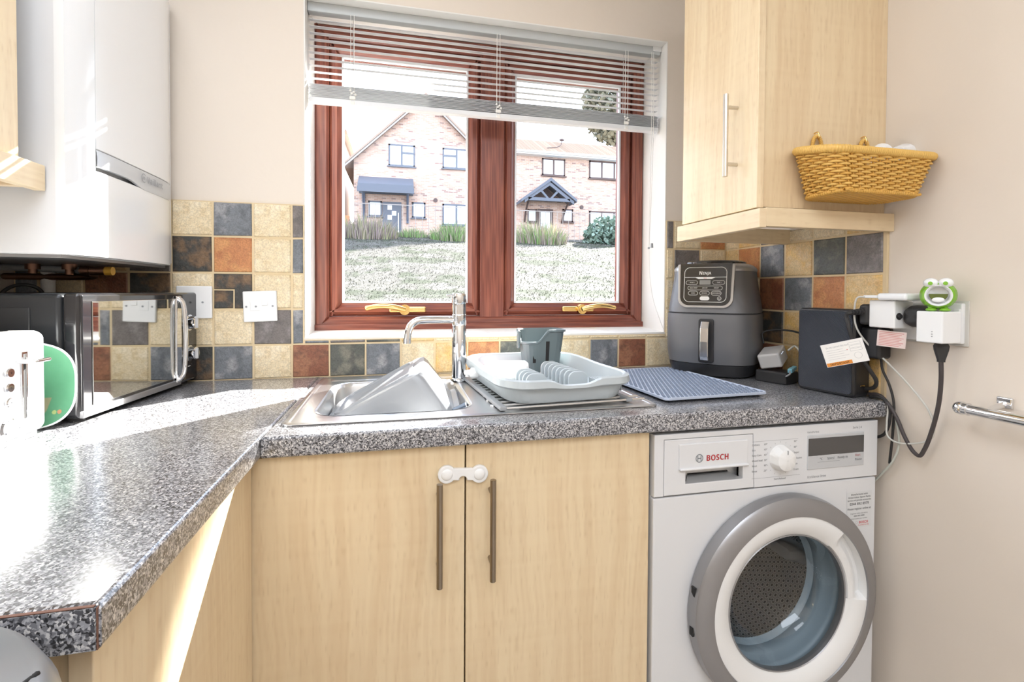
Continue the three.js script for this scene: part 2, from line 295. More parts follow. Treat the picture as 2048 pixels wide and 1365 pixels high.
// four mitred bars round x0..x1, y0..y1; their faces slope inwards by s
function frame(parent, names, x0, x1, y0, y1, w, zb, zf, m, slope = 0.006) {
  const bar = (a, b, c, d, vert) => {
    const g = loft([[a, b, c, d].map(([x, y]) => [x, y, zb]), [a, b, c, d].map(([x, y]) => [x, y, zf - slope]), (() => { const q = [a, b, c, d], cx = q.reduce((s, p) => s + p[0], 0) / 4, cy = q.reduce((s, p) => s + p[1], 0) / 4; return q.map(([x, y]) => [x + (vert ? Math.sign(cx - x) * slope : 0), y + (vert ? 0 : Math.sign(cy - y) * slope), zf]); })()], true, true, 20);
    obj(vert ? names[0] : names[1], uvm(g, R(), R(), !vert), m, parent);
  };
  bar([x0, y0], [x0 + w, y0 + w], [x0 + w, y1 - w], [x0, y1], true); bar([x1 - w, y0 + w], [x1, y0], [x1, y1], [x1 - w, y1 - w], true);
  bar([x0, y0], [x1, y0], [x1 - w, y0 + w], [x0 + w, y0 + w], false); bar([x0 + w, y1 - w], [x1 - w, y1 - w], [x1, y1], [x0, y1], false);
}
const FY0 = 1.034, FY1 = OP.y1;
frame(win, ['frame_stile', 'frame_rail'], OP.x0 + 0.002, OP.x1 - 0.002, FY0, FY1, 0.046, FZ - 0.07, FZ, M.upvcV, 0.008);
obj('mullion', uvm(bx(0.150, 0.238, FY0 + 0.04, FY1 - 0.04, FZ - 0.07, FZ - 0.004, 0.006)), M.upvcV, win);
obj('frame_drip', uvm(bx(OP.x0 + 0.004, OP.x1 - 0.004, FY0 - 0.004, FY0 + 0.022, FZ - 0.03, FZ + 0.008, 0.003), 0, 0, true), M.upvcV, win);
const handleGeo = (() => {
  const g = [bx(-0.062, 0.062, -0.010, 0.010, 0, 0.011, 0.009, 3).translate(0.01, 0, 0), cyl(0.018, 0.022, 0, 0, 0.014, 'z'), cyl(0.012, 0.004, 0, 0, 0.027, 'z')];
  const c = new THREE.CatmullRomCurve3([V(0.0, 0.0, 0.026), V(-0.025, 0.008, 0.036), V(-0.06, 0.013, 0.040), V(-0.09, 0.012, 0.038), V(-0.122, 0.006, 0.034)]);
  g.push(sweep(c, 24, (t) => 0.0095 - 0.0015 * t, 10), ball(0.0082, -0.122, 0.006, 0.034)); return merge(g);
})();
function casement(x0, x1, hx, flip) {
  const y0 = FY0 + 0.048, y1 = FY1 - 0.048, w = 0.044, c = sub('casement', win);
  frame(c, ['stile', 'rail'], x0, x1, y0, y1, w, FZ - 0.06, FZ - 0.008, M.upvcV, 0.014);
  const a = x0 + w, b = x1 - w, p = y0 + w, q = y1 - w, e = 0.007, zg = FZ - 0.032;
  obj('gasket', [bx(a, a + e, p, q, zg, zg + 0.012, 0.001), bx(b - e, b, p, q, zg, zg + 0.012, 0.001), bx(a, b, p, p + e, zg, zg + 0.012, 0.001), bx(a, b, q - e, q, zg, zg + 0.012, 0.001)], M.gasket, c);
  obj('glass_pane', new THREE.PlaneGeometry(b - a, q - p).translate((a + b) / 2, (p + q) / 2, zg + 0.004), M.glass, c);
  const h = obj('handle', handleGeo, M.brass, c, 'polished brass locking handle'); h.position.set(hx, y0 + 0.022, FZ - 0.004); if (flip) h.scale.x = -1;
}
casement(-0.362, 0.152, -0.112, false); casement(0.234, 0.738, 0.528, true);

/* ------------------------------------------------------------------ venetian blind */
{
  const b = thing('venetian_blind', 'white venetian blind half raised over the brown window', 'blind', [0, 0, -0.048]);
  const x0 = OP.x0 + 0.004, x1 = OP.x1 - 0.008, mid = (x0 + x1) / 2, len = x1 - x0;
  obj('headrail', bx(x0, x1, 2.014, 2.042, -0.014, 0.014, 0.002), mat({ color: C(0.50, 0.52, 0.52), roughness: 0.5 }), b, 'grey headrail');
  obj('end_bracket', bx(x0 - 0.003, x0, 2.010, 2.0455, -0.016, 0.016, 0.001), M.whitePlastic, b); obj('end_bracket', bx(x1 - 0.03, x1 + 0.003, 2.026, 2.0435, -0.016, 0.0165, 0.001), M.whitePlastic, b);
  const arc = (t) => { const s = new THREE.Shape(), n = 6; for (let i = 0; i <= n; i++) { const z = (i / n - 0.5) * 0.025, y = 0.0018 * (1 - Math.pow(z / 0.0125, 2)); i ? s.lineTo(z, y) : s.moveTo(z, y); } for (let i = n; i >= 0; i--) { const z = (i / n - 0.5) * 0.025, y = 0.0018 * (1 - Math.pow(z / 0.0125, 2)) - t; s.lineTo(z, y); } return s; };
  const slatG = ext(arc(0.0007), len - 0.006).rotateY(Math.PI / 2).translate(x0 + 0.003, 0, 0);
  for (let i = 0; i < 10; i++) { const s = obj('slat', slatG, M.blindWhite, b); s.position.y = 1.993 - i * 0.0195; s.rotation.x = 0.18 + (R() - 0.5) * 0.03; }
  const slatS = ext(arc(0.0009), len - 0.006).rotateY(Math.PI / 2).translate(x0 + 0.003, 0, 0);
  for (let i = 0; i < 9; i++) { const s = obj('slat', slatS, M.blindWhite, b); s.position.set((R() - 0.5) * 0.003, 1.797 - i * 0.0044, (R() - 0.5) * 0.0015); s.rotation.x = (R() - 0.5) * 0.06; }
  obj('bottom_rail', bx(x0 + 0.003, x1 - 0.003, 1.742, 1.7575, -0.013, 0.013, 0.003), M.blindWhite, b);
  for (const x of [x0 + 0.13, mid, x1 - 0.13]) {
    obj('ladder_cord', [cyl(0.0009, 0.262, x - 0.005, 1.885, 0.0135, 'y', 6), cyl(0.0009, 0.262, x + 0.005, 1.885, 0.0135, 'y', 6), cyl(0.0009, 0.262, x, 1.885, -0.0135, 'y', 6)], M.cord, b);
    obj('cord_clip', [bx(x - 0.009, x + 0.009, 1.758, 1.768, 0.012, 0.017, 0.002), bx(x - 0.006, x + 0.006, 1.741, 1.752, 0.012, 0.017, 0.002), ...[0, 1, 2, 3].map((k) => ball(0.0035, x - 0.006 + 0.005 * k, 1.785 - 0.006 * (k % 2) - 0.002 * k, 0.0155))], M.cord, b);
  }
  const xr = x1 - 0.035;
  obj('pull_cord', [tube([[xr, 2.02, 0.016], [xr + 0.001, 1.8, 0.018], [xr - 0.002, 1.55, 0.017], [xr - 0.004, 1.335, 0.016]], 0.0012, 30, 6), tube([[xr + 0.007, 2.02, 0.016], [xr + 0.008, 1.8, 0.018], [xr + 0.003, 1.55, 0.019], [xr - 0.003, 1.335, 0.016]], 0.0012, 30, 6),
    tube([[xr - 0.004, 1.335, 0.016], [xr - 0.001, 1.23, 0.018], [xr + 0.008, 1.14, 0.03], [xr + 0.03, 1.06, 0.045], [xr + 0.045, 1.02, 0.05], [xr + 0.055, 0.975, 0.062]], 0.001, 40, 6)], M.cord, b);
  obj('cord_tassel', [cyl(0.005, 0.016, xr + 0.008, 1.335, 0.016, 'y', 12, 0.004), ball(0.004, xr - 0.004, 1.326, 0.016)], M.greyPlastic, b);
}

/* ------------------------------------------------------------------ worktops, sink, base units */
const SX0 = -0.347, SX1 = 0.446, SZ0 = 0.05, SZ1 = 0.556; // sink rim
{
  const s = poly([[-0.3655, -0.002], [XR - 0.006, -0.002], [XR - 0.006, -0.616], [-0.3655, -0.616]].map(([x, y]) => [x, y])), hole = poly([[SX0 + 0.02, -SZ0 - 0.02], [SX1 - 0.02, -SZ0 - 0.02], [SX1 - 0.02, -SZ1 + 0.02], [SX0 + 0.02, -SZ1 + 0.02]]); s.holes.push(hole);
  const g = ext(s, 0.039, 0.006, 4).rotateX(-Math.PI / 2).translate(0, 0.8693, 0);
  tag(obj('worktop', uvm(g), M.worktop), 'speckled grey worktop along the window wall with the sink let in', 'worktop');
  const l = poly([[XL + 0.002, -0.002], [-0.3665, -0.002], [-0.3665, -1.078], [XL + 0.002, -1.072]]);
  const left = thing('worktop', 'glossy speckled grey worktop under the microwave and toaster', 'worktop');
  obj('slab', uvm(ext(l, 0.039, 0.006, 4).rotateX(-Math.PI / 2).translate(0, 0.8693, 0), 0.1, 0.2), M.worktop, left);
  obj('end_strip', uvm(bx(XL + 0.01, -0.370, 0.8705, 0.9065, 1.0775, 1.0795, 0.0005)), M.worktop, left);
  obj('edge_trim', [bx(XL + 0.01, -0.371, 0.9071, 0.9079, 1.0765, 1.0797, 0.0002), bx(-0.3695, -0.3687, 0.871, 0.9065, 1.0765, 1.0797, 0.0002)], M.edgeBrown, left, 'brown edge of the end strip');
}
function barHandle(parent, len, m) {
  const g = [cyl(0.006, len, 0, 0, 0.032, 'y', 20), cyl(0.0045, 0.03, 0, len / 2 - 0.03, 0.015, 'z', 12), cyl(0.0045, 0.03, 0, -len / 2 + 0.03, 0.015, 'z', 12)];
  return obj('handle', g, m, parent, 'brushed metal bar handle');
}
{
  const c = thing('sink_cabinet', 'double door maple base cabinet below the sink', 'cabinet');
  obj('carcass', [bx(-0.40, -0.382, 0.15, 0.866, 0.03, 0.576, 0.001), bx(0.382, 0.40, 0.15, 0.866, 0.03, 0.576, 0.001), bx(-0.382, 0.382, 0.15, 0.168, 0.03, 0.576, 0.001), bx(-0.382, 0.382, 0.168, 0.69, 0.03, 0.04, 0.001)], M.carcass, c);
  for (const [x0, x1, hx] of [[-0.398, -0.0022, -0.0535], [0.0006, 0.398, 0.049]]) {
    const d = obj('door', uvm(bx(x0, x1, 0.152, 0.8655, 0.578, 0.597, 0.0015), hx * 3, 0.1), M.maple, c);
    const h = barHandle(d, 0.198, M.nickel); h.position.set(hx, 0.7045, 0.597);
  }
  tag(obj('plinth', bx(-0.42, 0.40, 0, 0.15, 0.51, 0.53, 0.001), M.mapleEdge), 'dark plinth board beneath the sink cabinet doors', 'plinth');
  tag(obj('corner_post', uvm(bx(-0.428, -0.4, 0.15, 0.868, 0.56, 0.589, 0.001)), M.mapleEdge), 'narrow brown corner post beside the left sink door', 'post');
  const k = thing('cabinet_lock', 'white plastic child lock strapped across both sink doors', 'lock', [-0.006, 0.8095, 0.597], 0);
  k.rotation.z = -0.06;
  const s = new THREE.Shape(); s.absarc(-0.032, 0, 0.0175, 0.72, Math.PI * 2 - 0.72, false); s.lineTo(-0.008, -0.010); s.absarc(0, -0.0115, 0.008, Math.PI, 0, true); s.lineTo(0.019, -0.0115); s.absarc(0.032, 0, 0.0175, Math.PI + 0.72, Math.PI * 3 - 0.72, false); s.lineTo(-0.019, 0.0115);
  obj('strap', ext(s, 0.009, 0.002, 3, 20), M.whitePlastic, k);
  for (const x of [-0.032, 0.032]) obj('button', ball(0.0115, x, 0, 0.008, 1, 1, 0.4), M.whitePlastic, k);
}
{
  const c = thing('base_cabinet', 'maple base cabinet under the left worktop, catching sunlight', 'cabinet');
  obj('end_panel', uvm(bx(XL + 0.02, -0.406, 0.15, 0.866, 1.032, 1.05, 0.001), 0.3, 0.2), M.maple, c);
  obj('carcass', [bx(XL + 0.02, -0.406, 0.15, 0.866, 0.60, 0.618, 0.001), bx(XL + 0.02, -0.406, 0.15, 0.168, 0.618, 1.03, 0.001)], M.carcass, c);
  obj('door', uvm(bx(-0.404, -0.385, 0.152, 0.8655, 0.601, 1.055, 0.0015), 0.37, 0.4), M.maplePale, c);
  tag(obj('plinth', bx(-0.47, -0.45, 0, 0.15, 0.53, 1.05, 0.001), M.mapleEdge), 'dark plinth board under the left base cabinet', 'plinth');
}
{ // stainless steel inset sink
  const k = thing('sink', 'stainless steel inset sink with a right hand drainer', 'sink', [0, WT, 0]);
  const bxx = [-0.300, 0.030], bzz = [0.135, 0.500];
  const s = rrShape(SX0, SX1, -SZ1, -SZ0, 0.02); s.holes.push(rrShape(bxx[0], bxx[1], -bzz[1], -bzz[0], 0.055));
  const cw = (bxx[0] + bxx[1]) / 2, cd = (bzz[0] + bzz[1]) / 2, bw = bxx[1] - bxx[0], bd = bzz[1] - bzz[0];
  obj('rim_plate', uvm(ext(s, 0.0035, 0.001, 2, 12).rotateX(-Math.PI / 2)), M.steel, k);
  obj('rim_fold', loft([rr(SX1 - SX0, SZ1 - SZ0, 0.02, 0.0005, 6, (SX0 + SX1) / 2, (SZ0 + SZ1) / 2), rr(SX1 - SX0, SZ1 - SZ0, 0.02, 0.004, 6, (SX0 + SX1) / 2, (SZ0 + SZ1) / 2), rr(SX1 - SX0 - 0.008, SZ1 - SZ0 - 0.008, 0.018, 0.0062, 6, (SX0 + SX1) / 2, (SZ0 + SZ1) / 2), rr(SX1 - SX0 - 0.026, SZ1 - SZ0 - 0.026, 0.014, 0.0035, 6, (SX0 + SX1) / 2, (SZ0 + SZ1) / 2)], false, false, 60), M.steel, k);
  const ring = (e, y, r) => rr(bw - 2 * e, bd - 2 * e, r, y, 8, cw, cd);
  obj('bowl', loft([ring(-0.004, 0.0042, 0.06), ring(0.002, 0.0025, 0.055), ring(0.005, -0.006, 0.055), ring(0.012, -0.13, 0.055), ring(0.022, -0.158, 0.05), ring(0.05, -0.165, 0.04), ring(0.14, -0.168, 0.02)].reverse(), true, false, 60), M.steel, k);
  obj('plug_hole', latheC([[0.001, 0.004], [0.03, 0.004], [0.042, 0.001]], 24).translate(cw, -0.167, cd), M.chrome, k);
  const gr = []; for (let i = 0; i < 7; i++) gr.push(ext(rrShape(0.07, 0.40, -0.006, 0.006, 0.0055), 0.004, 0.0018, 2, 6).rotateX(-Math.PI / 2).translate(0, 0.0025, 0.17 + i * 0.052));
  obj('drainer_ridge', gr, M.steel, k).userData.kind = 'stuff';
  obj('tap_ledge', loft([rr(0.72, 0.04, 0.018, 0.0035, 6, 0.04, 0.088), rr(0.71, 0.03, 0.014, 0.0055, 6, 0.04, 0.088)], false, true), M.steel, k);
}
{ // mixer tap
  const t = thing('mixer_tap', 'chrome column mixer tap with a bent spout behind the sink', 'tap', [0.037, WT + 0.0045, 0.165]);
  obj('base_ring', latheC([[0.024, 0], [0.0255, 0.003], [0.0245, 0.007], [0.021, 0.009]], 32), M.chrome, t);
  obj('column', latheC([[0.0195, 0.006], [0.0205, 0.009], [0.0205, 0.158], [0.0198, 0.1595], [0.0205, 0.161], [0.0205, 0.187], [0.0198, 0.1885], [0.0205, 0.190], [0.0205, 0.218]], 40), M.chrome, t);
  const sp = new THREE.CatmullRomCurve3([V(-0.012, 0.174, 0.0), V(-0.05, 0.1745, 0.006), V(-0.095, 0.1745, 0.013), V(-0.118, 0.172, 0.0165), V(-0.134, 0.161, 0.019), V(-0.142, 0.143, 0.020), V(-0.1445, 0.118, 0.0205)]);
  obj('spout', sweep(sp, 48, () => 0.0105, 20), M.chrome, t);
  obj('spout_tip', cyl(0.0112, 0.014, -0.1447, 0.118, 0.0205, 'y', 24), M.chrome, t);
  obj('lever_cap', latheC([[0.0198, 0.2185], [0.0205, 0.220], [0.0205, 0.247], [0.019, 0.250], [0.001, 0.2505]], 40), M.chrome, t);
  obj('lever', tube([[-0.012, 0.243, 0.004], [-0.028, 0.2435, 0.010], [-0.036, 0.243, 0.013]], 0.0028, 12, 10), M.chrome, t);
}
{ // washing-up bowl lying upside down and tilted in the sink bowl
  const b = thing('washing_up_bowl', 'grey plastic washing-up bowl tipped upside down in the sink', 'bowl', [-0.155, 0.885, 0.325]); b.rotation.set(0.03, -0.05, 0.50);
  const o = (w, d, r, y) => rr(w, d, r * 0.62, y, 8);
  obj('shell', loft([o(0.236, 0.206, 0.045, 0.0560), o(0.252, 0.222, 0.05, 0.0525), o(0.261, 0.231, 0.055, 0.040), o(0.285, 0.255, 0.06, -0.066), o(0.31, 0.28, 0.065, -0.070), o(0.312, 0.282, 0.065, -0.080), o(0.30, 0.27, 0.06, -0.080), o(0.278, 0.248, 0.058, -0.066), o(0.255, 0.225, 0.05, 0.028), o(0.235, 0.205, 0.045, 0.046)].reverse(), true, true, 36), mat({ color: C(0.30, 0.315, 0.335), roughness: 0.26 }), b);
  obj('foot_ring', loft([o(0.20, 0.17, 0.04, 0.054), o(0.196, 0.166, 0.04, 0.060), o(0.180, 0.150, 0.035, 0.060), o(0.176, 0.146, 0.035, 0.054)], false, false), mat({ color: C(0.33, 0.345, 0.365), roughness: 0.26 }), b);
  const c = thing('beaker', 'small dark blue beaker lying beside the upturned bowl in the sink', 'beaker', [0.002, 0.875, 0.43]); c.rotation.set(0.2, 0, -1.2);
  obj('shell', latheC([[0.001, -0.03], [0.02, -0.03], [0.0235, -0.026], [0.027, 0.03], [0.0255, 0.03], [0.021, -0.024], [0.001, -0.025]], 28), mat({ color: C(0.05, 0.075, 0.11), roughness: 0.25 }), c);
  obj('rim', new THREE.TorusGeometry(0.0265, 0.0016, 8, 28).rotateX(Math.PI / 2).translate(0, 0.03, 0), M.chrome, c);
}
{ // roll-up steel rack and the dish tray on it
  const r = thing('drying_grid', 'roll-up grid of steel rods lying under the dish tray', 'rack', [0.225, WT + 0.010, 0.315], 0.08);
  for (let i = 0; i < 15; i++) obj('rod', cyl(0.0028, 0.31 + (i > 12 ? 0.035 : 0), (i > 12 ? 0.018 : 0), 0, -0.20 + i * 0.0293, 'x', 8), M.steel, r);
  for (const x of [-0.155, 0.15]) obj('end_strip', bx(x - 0.008, x + 0.008, -0.0045, 0.0045, -0.205, 0.215, 0.003), M.greyPlastic, r);
  const t = thing('dish_tray', 'pale grey plastic dish drainer tray with plate slots', 'dish drainer', [0.232, WT + 0.0145, 0.325], 0.09);
  const pl = mat({ color: C(0.50, 0.545, 0.565), roughness: 0.36 });
  const N = 8; const ring = (w, d, rad, y, dip = 0, arch = 0) => rr(w, d, rad, y, N).map(([x, yy, z]) => [x, yy - dip * Math.exp(-Math.pow(x / 0.055, 4)) * (z > d * 0.45 ? 1 : 0) + arch * (z < 0 ? -z * 0.03 : 0), z]);
  const dense = (ringPts) => { const o = []; for (let i = 0; i < ringPts.length; i++) { const a = ringPts[i], b = ringPts[(i + 1) % ringPts.length], n = Math.max(1, Math.round(Math.hypot(a[0] - b[0], a[2] - b[2]) / 0.012)); for (let k = 0; k < n; k++) o.push([a[0] + (b[0] - a[0]) * k / n, a[1] + (b[1] - a[1]) * k / n, a[2] + (b[2] - a[2]) * k / n]); } return o; };
  const base = dense(rr(1, 1, 0.2, 0, N)), shp = (w, d, y, rimDip) => base.map(([x, , z]) => { const X = x * w, Z = z * d; return [X, y + (y > 0.035 ? 0.005 * sst(0.1, -0.25, z) - rimDip * Math.exp(-Math.pow(X / 0.05, 4)) * sst(0.42, 0.48, z) : 0), Z]; });
  obj('tray', loft([shp(0.265, 0.375, 0.002, 0), shp(0.28, 0.388, 0.0, 0), shp(0.292, 0.398, 0.006, 0), shp(0.306, 0.412, 0.032, 0), shp(0.324, 0.432, 0.033, 0), shp(0.334, 0.442, 0.038, 0.004), shp(0.331, 0.439, 0.052, 0.012), shp(0.319, 0.427, 0.055, 0.014), shp(0.307, 0.414, 0.052, 0.012), shp(0.300, 0.404, 0.040, 0.0), shp(0.282, 0.386, 0.012, 0), shp(0.262, 0.366, 0.009, 0)], true, true, 45), pl, t);
  for (const [cx, n] of [[-0.050, 8], [0.060, 8]]) for (let i = 0; i < n; i++) {
    const s = new THREE.Shape(); s.moveTo(-0.026, 0); s.lineTo(-0.026, 0.022); s.absarc(-0.008, 0.022, 0.018, Math.PI, Math.PI / 2, true); s.lineTo(0.006, 0.040); s.absarc(0.008, 0.022, 0.018, Math.PI / 2, 0, true); s.lineTo(0.026, 0);
    obj('plate_divider', ext(s, 0.006, 0.0012, 2, 8).translate(cx, 0.009, -0.085 + i * 0.026), pl, t);
  }
  for (let i = 0; i < 9; i++) obj('cup_rest', bx(0.09 + i * 0.0065, 0.0925 + i * 0.0065, 0.009, 0.034, 0.10, 0.165, 0.001), pl, t);
  obj('cross_rib', bx(-0.13, 0.08, 0.009, 0.024, 0.135, 0.139, 0.001), pl, t);
  const slots = []; for (let i = 0; i < 5; i++) slots.push(bx(-0.12 + i * 0.009, -0.116 + i * 0.009, 0.0088, 0.0098, 0.09, 0.15, 0.0004)); obj('drain_slot', slots, M.darkGap, t).userData.kind = 'stuff';
  // cutlery holder hooked on the back of the tray
  const c = thing('cutlery_holder', 'dark grey-green cutlery holder standing at the back of the dish tray', 'cutlery holder', [0.283, WT + 0.022, 0.155], 0.08);
  const pg = mat({ color: C(0.145, 0.185, 0.195), roughness: 0.38 });
  const bs = dense(rr(1, 1, 0.22, 0, 6)), sh = (w, d, y, cut) => bs.map(([x, , z]) => [x * w, y - (cut ? 0.034 * sst(0.10, -0.22, x) * sst(-0.3, 0.1, z) : 0), z * d]);
  obj('holder', loft([sh(0.092, 0.05, 0.0, 0), sh(0.10, 0.058, 0.003, 0), sh(0.128, 0.078, 0.118, 1), sh(0.137, 0.087, 0.120, 1), sh(0.137, 0.087, 0.125, 1), sh(0.130, 0.08, 0.127, 1), sh(0.122, 0.072, 0.123, 1), sh(0.094, 0.052, 0.008, 0)], true, true, 40), pg, c);
  const slot = (x, y0, y1) => { const z = 0.030 + y0 * 0.09, z1 = 0.030 + y1 * 0.09; return loft([[[x - 0.0045, y0, z], [x + 0.0045, y0, z], [x + 0.0055, y1, z1], [x - 0.0055, y1, z1]].map(([a, b, d]) => [a, b, d - 0.004]), [[x - 0.0045, y0, z], [x + 0.0045, y0, z], [x + 0.0055, y1, z1], [x - 0.0055, y1, z1]]], true, true); };
  obj('slot', [slot(0.008, 0.010, 0.092), slot(-0.032, 0.03, 0.058)], M.darkGap, c, 'dark drain slot');
  obj('hook', bx(-0.074, -0.066, 0.07, 0.122, -0.008, 0.008, 0.003), pg, c);
  // white squeezy bottle and its pink brush lying in the tray
  const w = thing('squeezy_bottle', 'white plastic bottle lying at the left end of the dish tray', 'bottle', [0.128, WT + 0.047, 0.30], 0.35);
  const body = latheC([[0.001, -0.075], [0.024, -0.075], [0.03, -0.068], [0.031, 0.0], [0.026, 0.03], [0.012, 0.05], [0.011, 0.056]], 28); obj('body', body.rotateZ(Math.PI / 2).rotateY(-0.5), M.whiteGloss, w);
  const cap = latheC([[0.0125, 0.054], [0.0135, 0.056], [0.0135, 0.074], [0.008, 0.078], [0.006, 0.092], [0.001, 0.094]], 20); obj('cap', cap.rotateZ(Math.PI / 2).rotateY(-0.5), M.whitePlastic, w);
  const sp = thing('sponge', 'pink sponge tucked in the left corner of the dish tray', 'sponge', [0.088, WT + 0.046, 0.24], 0.1); sp.rotation.z = 0.9;
  obj('sponge_body', bx(-0.012, 0.012, -0.028, 0.028, -0.035, 0.035, 0.006, 3), mat({ color: C(0.62, 0.22, 0.24), roughness: 0.95 }), sp);
}
{ // silicone draining mat
  const m = thing('draining_mat', 'blue-grey silicone draining mat covered in studs right of the sink', 'mat', [0.612, WT + 0.0065, 0.318], 0.055);
  const blue = mat({ color: C(0.50, 0.555, 0.66), roughness: 0.34 });
  obj('sheet', ext(rrShape(-0.148, 0.148, -0.205, 0.205, 0.014), 0.004, 0.0012, 2, 8).rotateX(-Math.PI / 2), blue, m);
  const e = 0.0035; obj('lip', [bx(-0.148, -0.144, 0.003, 0.0065, -0.195, 0.195, 0.001), bx(0.144, 0.148, 0.003, 0.0065, -0.195, 0.195, 0.001), bx(-0.138, 0.138, 0.003, 0.0065, -0.205, -0.201, 0.001), bx(-0.138, 0.138, 0.003, 0.0065, 0.201, 0.205, 0.001)], blue, m);
  const nx = 23, nz = 32, st = new THREE.InstancedMesh(new THREE.CylinderGeometry(0.0034, 0.0042, 0.0028, 8).translate(0, 0.0052, 0), mat({ color: C(0.20, 0.24, 0.32), roughness: 0.5 }), nx * nz); let k = 0; const mm = new THREE.Matrix4();
  for (let j = 0; j < nz; j++) for (let i = 0; i < nx; i++) st.setMatrixAt(k++, mm.makeTranslation(-0.137 + (i + (j % 2) * 0.5) * 0.0121, 0, -0.194 + j * 0.01252));
  st.name = 'studs'; st.userData.kind = 'stuff'; st.castShadow = st.receiveShadow = true; m.add(st);
}

/* ------------------------------------------------------------------ washing machine */
{
  const m = thing('washing_machine', 'white front loading washing machine with a round silver-ringed door', 'washing machine', [0.703, 0, 0.6]);
  const w = 0.298, D = -0.54, DC = [0.028, 0.466]; // half width, back, door centre
  obj('housing', [bx(-w, -w + 0.012, 0.02, 0.858, D, -0.01, 0.003), bx(w - 0.012, w, 0.02, 0.858, D, -0.01, 0.003), bx(-w, w, 0.846, 0.8615, D, -0.012, 0.004), bx(-w, w, 0.02, 0.846, D - 0.004, D + 0.008, 0.002), bx(-w, w, 0.02, 0.04, D, -0.01, 0.002)], M.enamel, m);
  const f = rrShape(-w, w, 0.02, 0.7225, 0.004), h = new THREE.Path(); h.absarc(DC[0], DC[1], 0.205, 0, Math.PI * 2, true); f.holes.push(h);
  obj('front_panel', ext(f, 0.02, 0.003, 3, 48).translate(0, 0, -0.016), M.enamel, m);
  // control fascia with an opening for the drawer
  const fs = poly([[-w, 0.7262], [-0.2755, 0.7262], [-0.2755, 0.8495], [-0.052, 0.8495], [-0.0475, 0.7262], [w, 0.7262], [w, 0.861], [-w, 0.861]]);
  obj('fascia', ext(fs, 0.022, 0.0015, 2).translate(0, 0, -0.0155), M.enamel, m);
  const dr = poly([[-0.2745, 0.727], [-0.0487, 0.727], [-0.053, 0.8485], [-0.2745, 0.8485]]); dr.holes.push(poly([[-0.222, 0.750], [-0.222, 0.7815], [-0.078, 0.7815], [-0.078, 0.750]]));
  const d = obj('detergent_drawer', [ext(dr, 0.016, 0.0018, 2).translate(0, 0, -0.0095), bx(-0.24, -0.068, 0.7815, 0.838, 0.005, 0.0095, 0.0035), bx(-0.24, -0.068, 0.7805, 0.786, 0.005, 0.015, 0.003)], M.enamel, m);
  obj('grip_recess', [loft([[[-0.222, 0.750, 0.006], [-0.078, 0.750, 0.006], [-0.1, 0.760, -0.018], [-0.2, 0.760, -0.018]].map((q) => q), [[-0.222, 0.7495, 0.005], [-0.078, 0.7495, 0.005], [-0.1, 0.7595, -0.02], [-0.2, 0.7595, -0.02]]], true, true), bx(-0.226, -0.074, 0.748, 0.786, -0.0225, -0.019, 0.0005)], M.silverPale, d);
  obj('grip_shadow_gap', bx(-0.202, -0.1, 0.7595, 0.762, -0.019, -0.0165, 0.0005), M.darkGap, d);
  const logo = decal(0.105, 0.022, 6000, (g, W_, H_) => {
    g.strokeStyle = '#7d8287'; g.lineWidth = H_ * 0.08; g.beginPath(); g.arc(H_ * 0.5, H_ * 0.5, H_ * 0.38, 0, 7); g.stroke();
    g.lineWidth = H_ * 0.09; g.beginPath(); g.moveTo(H_ * 0.32, H_ * 0.24); g.lineTo(H_ * 0.32, H_ * 0.76); g.moveTo(H_ * 0.68, H_ * 0.24); g.lineTo(H_ * 0.68, H_ * 0.76); g.moveTo(H_ * 0.32, H_ * 0.5); g.lineTo(H_ * 0.68, H_ * 0.5); g.stroke();
    g.fillStyle = '#b3282c'; g.font = `bold ${Math.round(H_ * 0.80)}px sans-serif`; g.textBaseline = 'middle'; g.fillText('BOSCH', H_ * 1.25, H_ * 0.54, W_ - H_ * 1.3); });
  obj('brand_lettering', logo.g.translate(-0.150, 0.805, 0.0100), logo.m, d);
  const prog = decal(0.155, 0.105, 4200, (g, W_, H_) => {
    g.fillStyle = '#6b6e72'; g.strokeStyle = '#a4a6a9'; g.lineWidth = 2; const s = H_ / 100; g.font = `${Math.round(5.4 * s)}px sans-serif`; const cx = W_ * 0.515, cy = H_ * 0.50;
    ['Cottons', 'Eco', 'Easy-Care', 'Mixed load', 'Wool', 'Rinse'].forEach((t, i) => { const y = (19 + i * 11.5) * s; g.fillText(t, 4 * s, y); g.fillText(['60°', '40°', '40°', '30°', '90°', '20°'][i], 34 * s, y); });
    ['90°', '60°', 'Super', 'Delicates', 'Spin', 'Drain'].forEach((t, i) => g.fillText(t, W_ - 37 * s, (17 + i * 12.5) * s));
    g.beginPath(); g.moveTo(4 * s, 10 * s); g.lineTo(W_ - 26 * s, 10 * s); g.moveTo(4 * s, 90 * s); g.lineTo(W_ - 20 * s, 90 * s); g.stroke(); g.fillText('Start/Reload', 60 * s, 97 * s);
    for (let i = 0; i < 16; i++) { const a = i / 16 * 6.283; g.beginPath(); g.moveTo(cx + Math.cos(a) * 34 * s, cy + Math.sin(a) * 34 * s); g.lineTo(cx + Math.cos(a) * 37 * s, cy + Math.sin(a) * 37 * s); g.stroke(); } });
  obj('programme_print', prog.g.translate(0.018, 0.789, 0.0068), prog.m, m);
  const knob = obj('programme_dial', latheC([[0.001, 0.023], [0.021, 0.023], [0.0235, 0.0215], [0.0245, 0.018], [0.0275, 0.004], [0.030, 0.001], [0.030, 0]], 48, 40).rotateX(Math.PI / 2).translate(0.020, 0.790, 0.0065), M.whitePlastic, m);
  obj('pointer', bx(0.0187, 0.0213, 0.804, 0.8128, 0.0245, 0.0302, 0.0006), M.greyPlastic, knob);
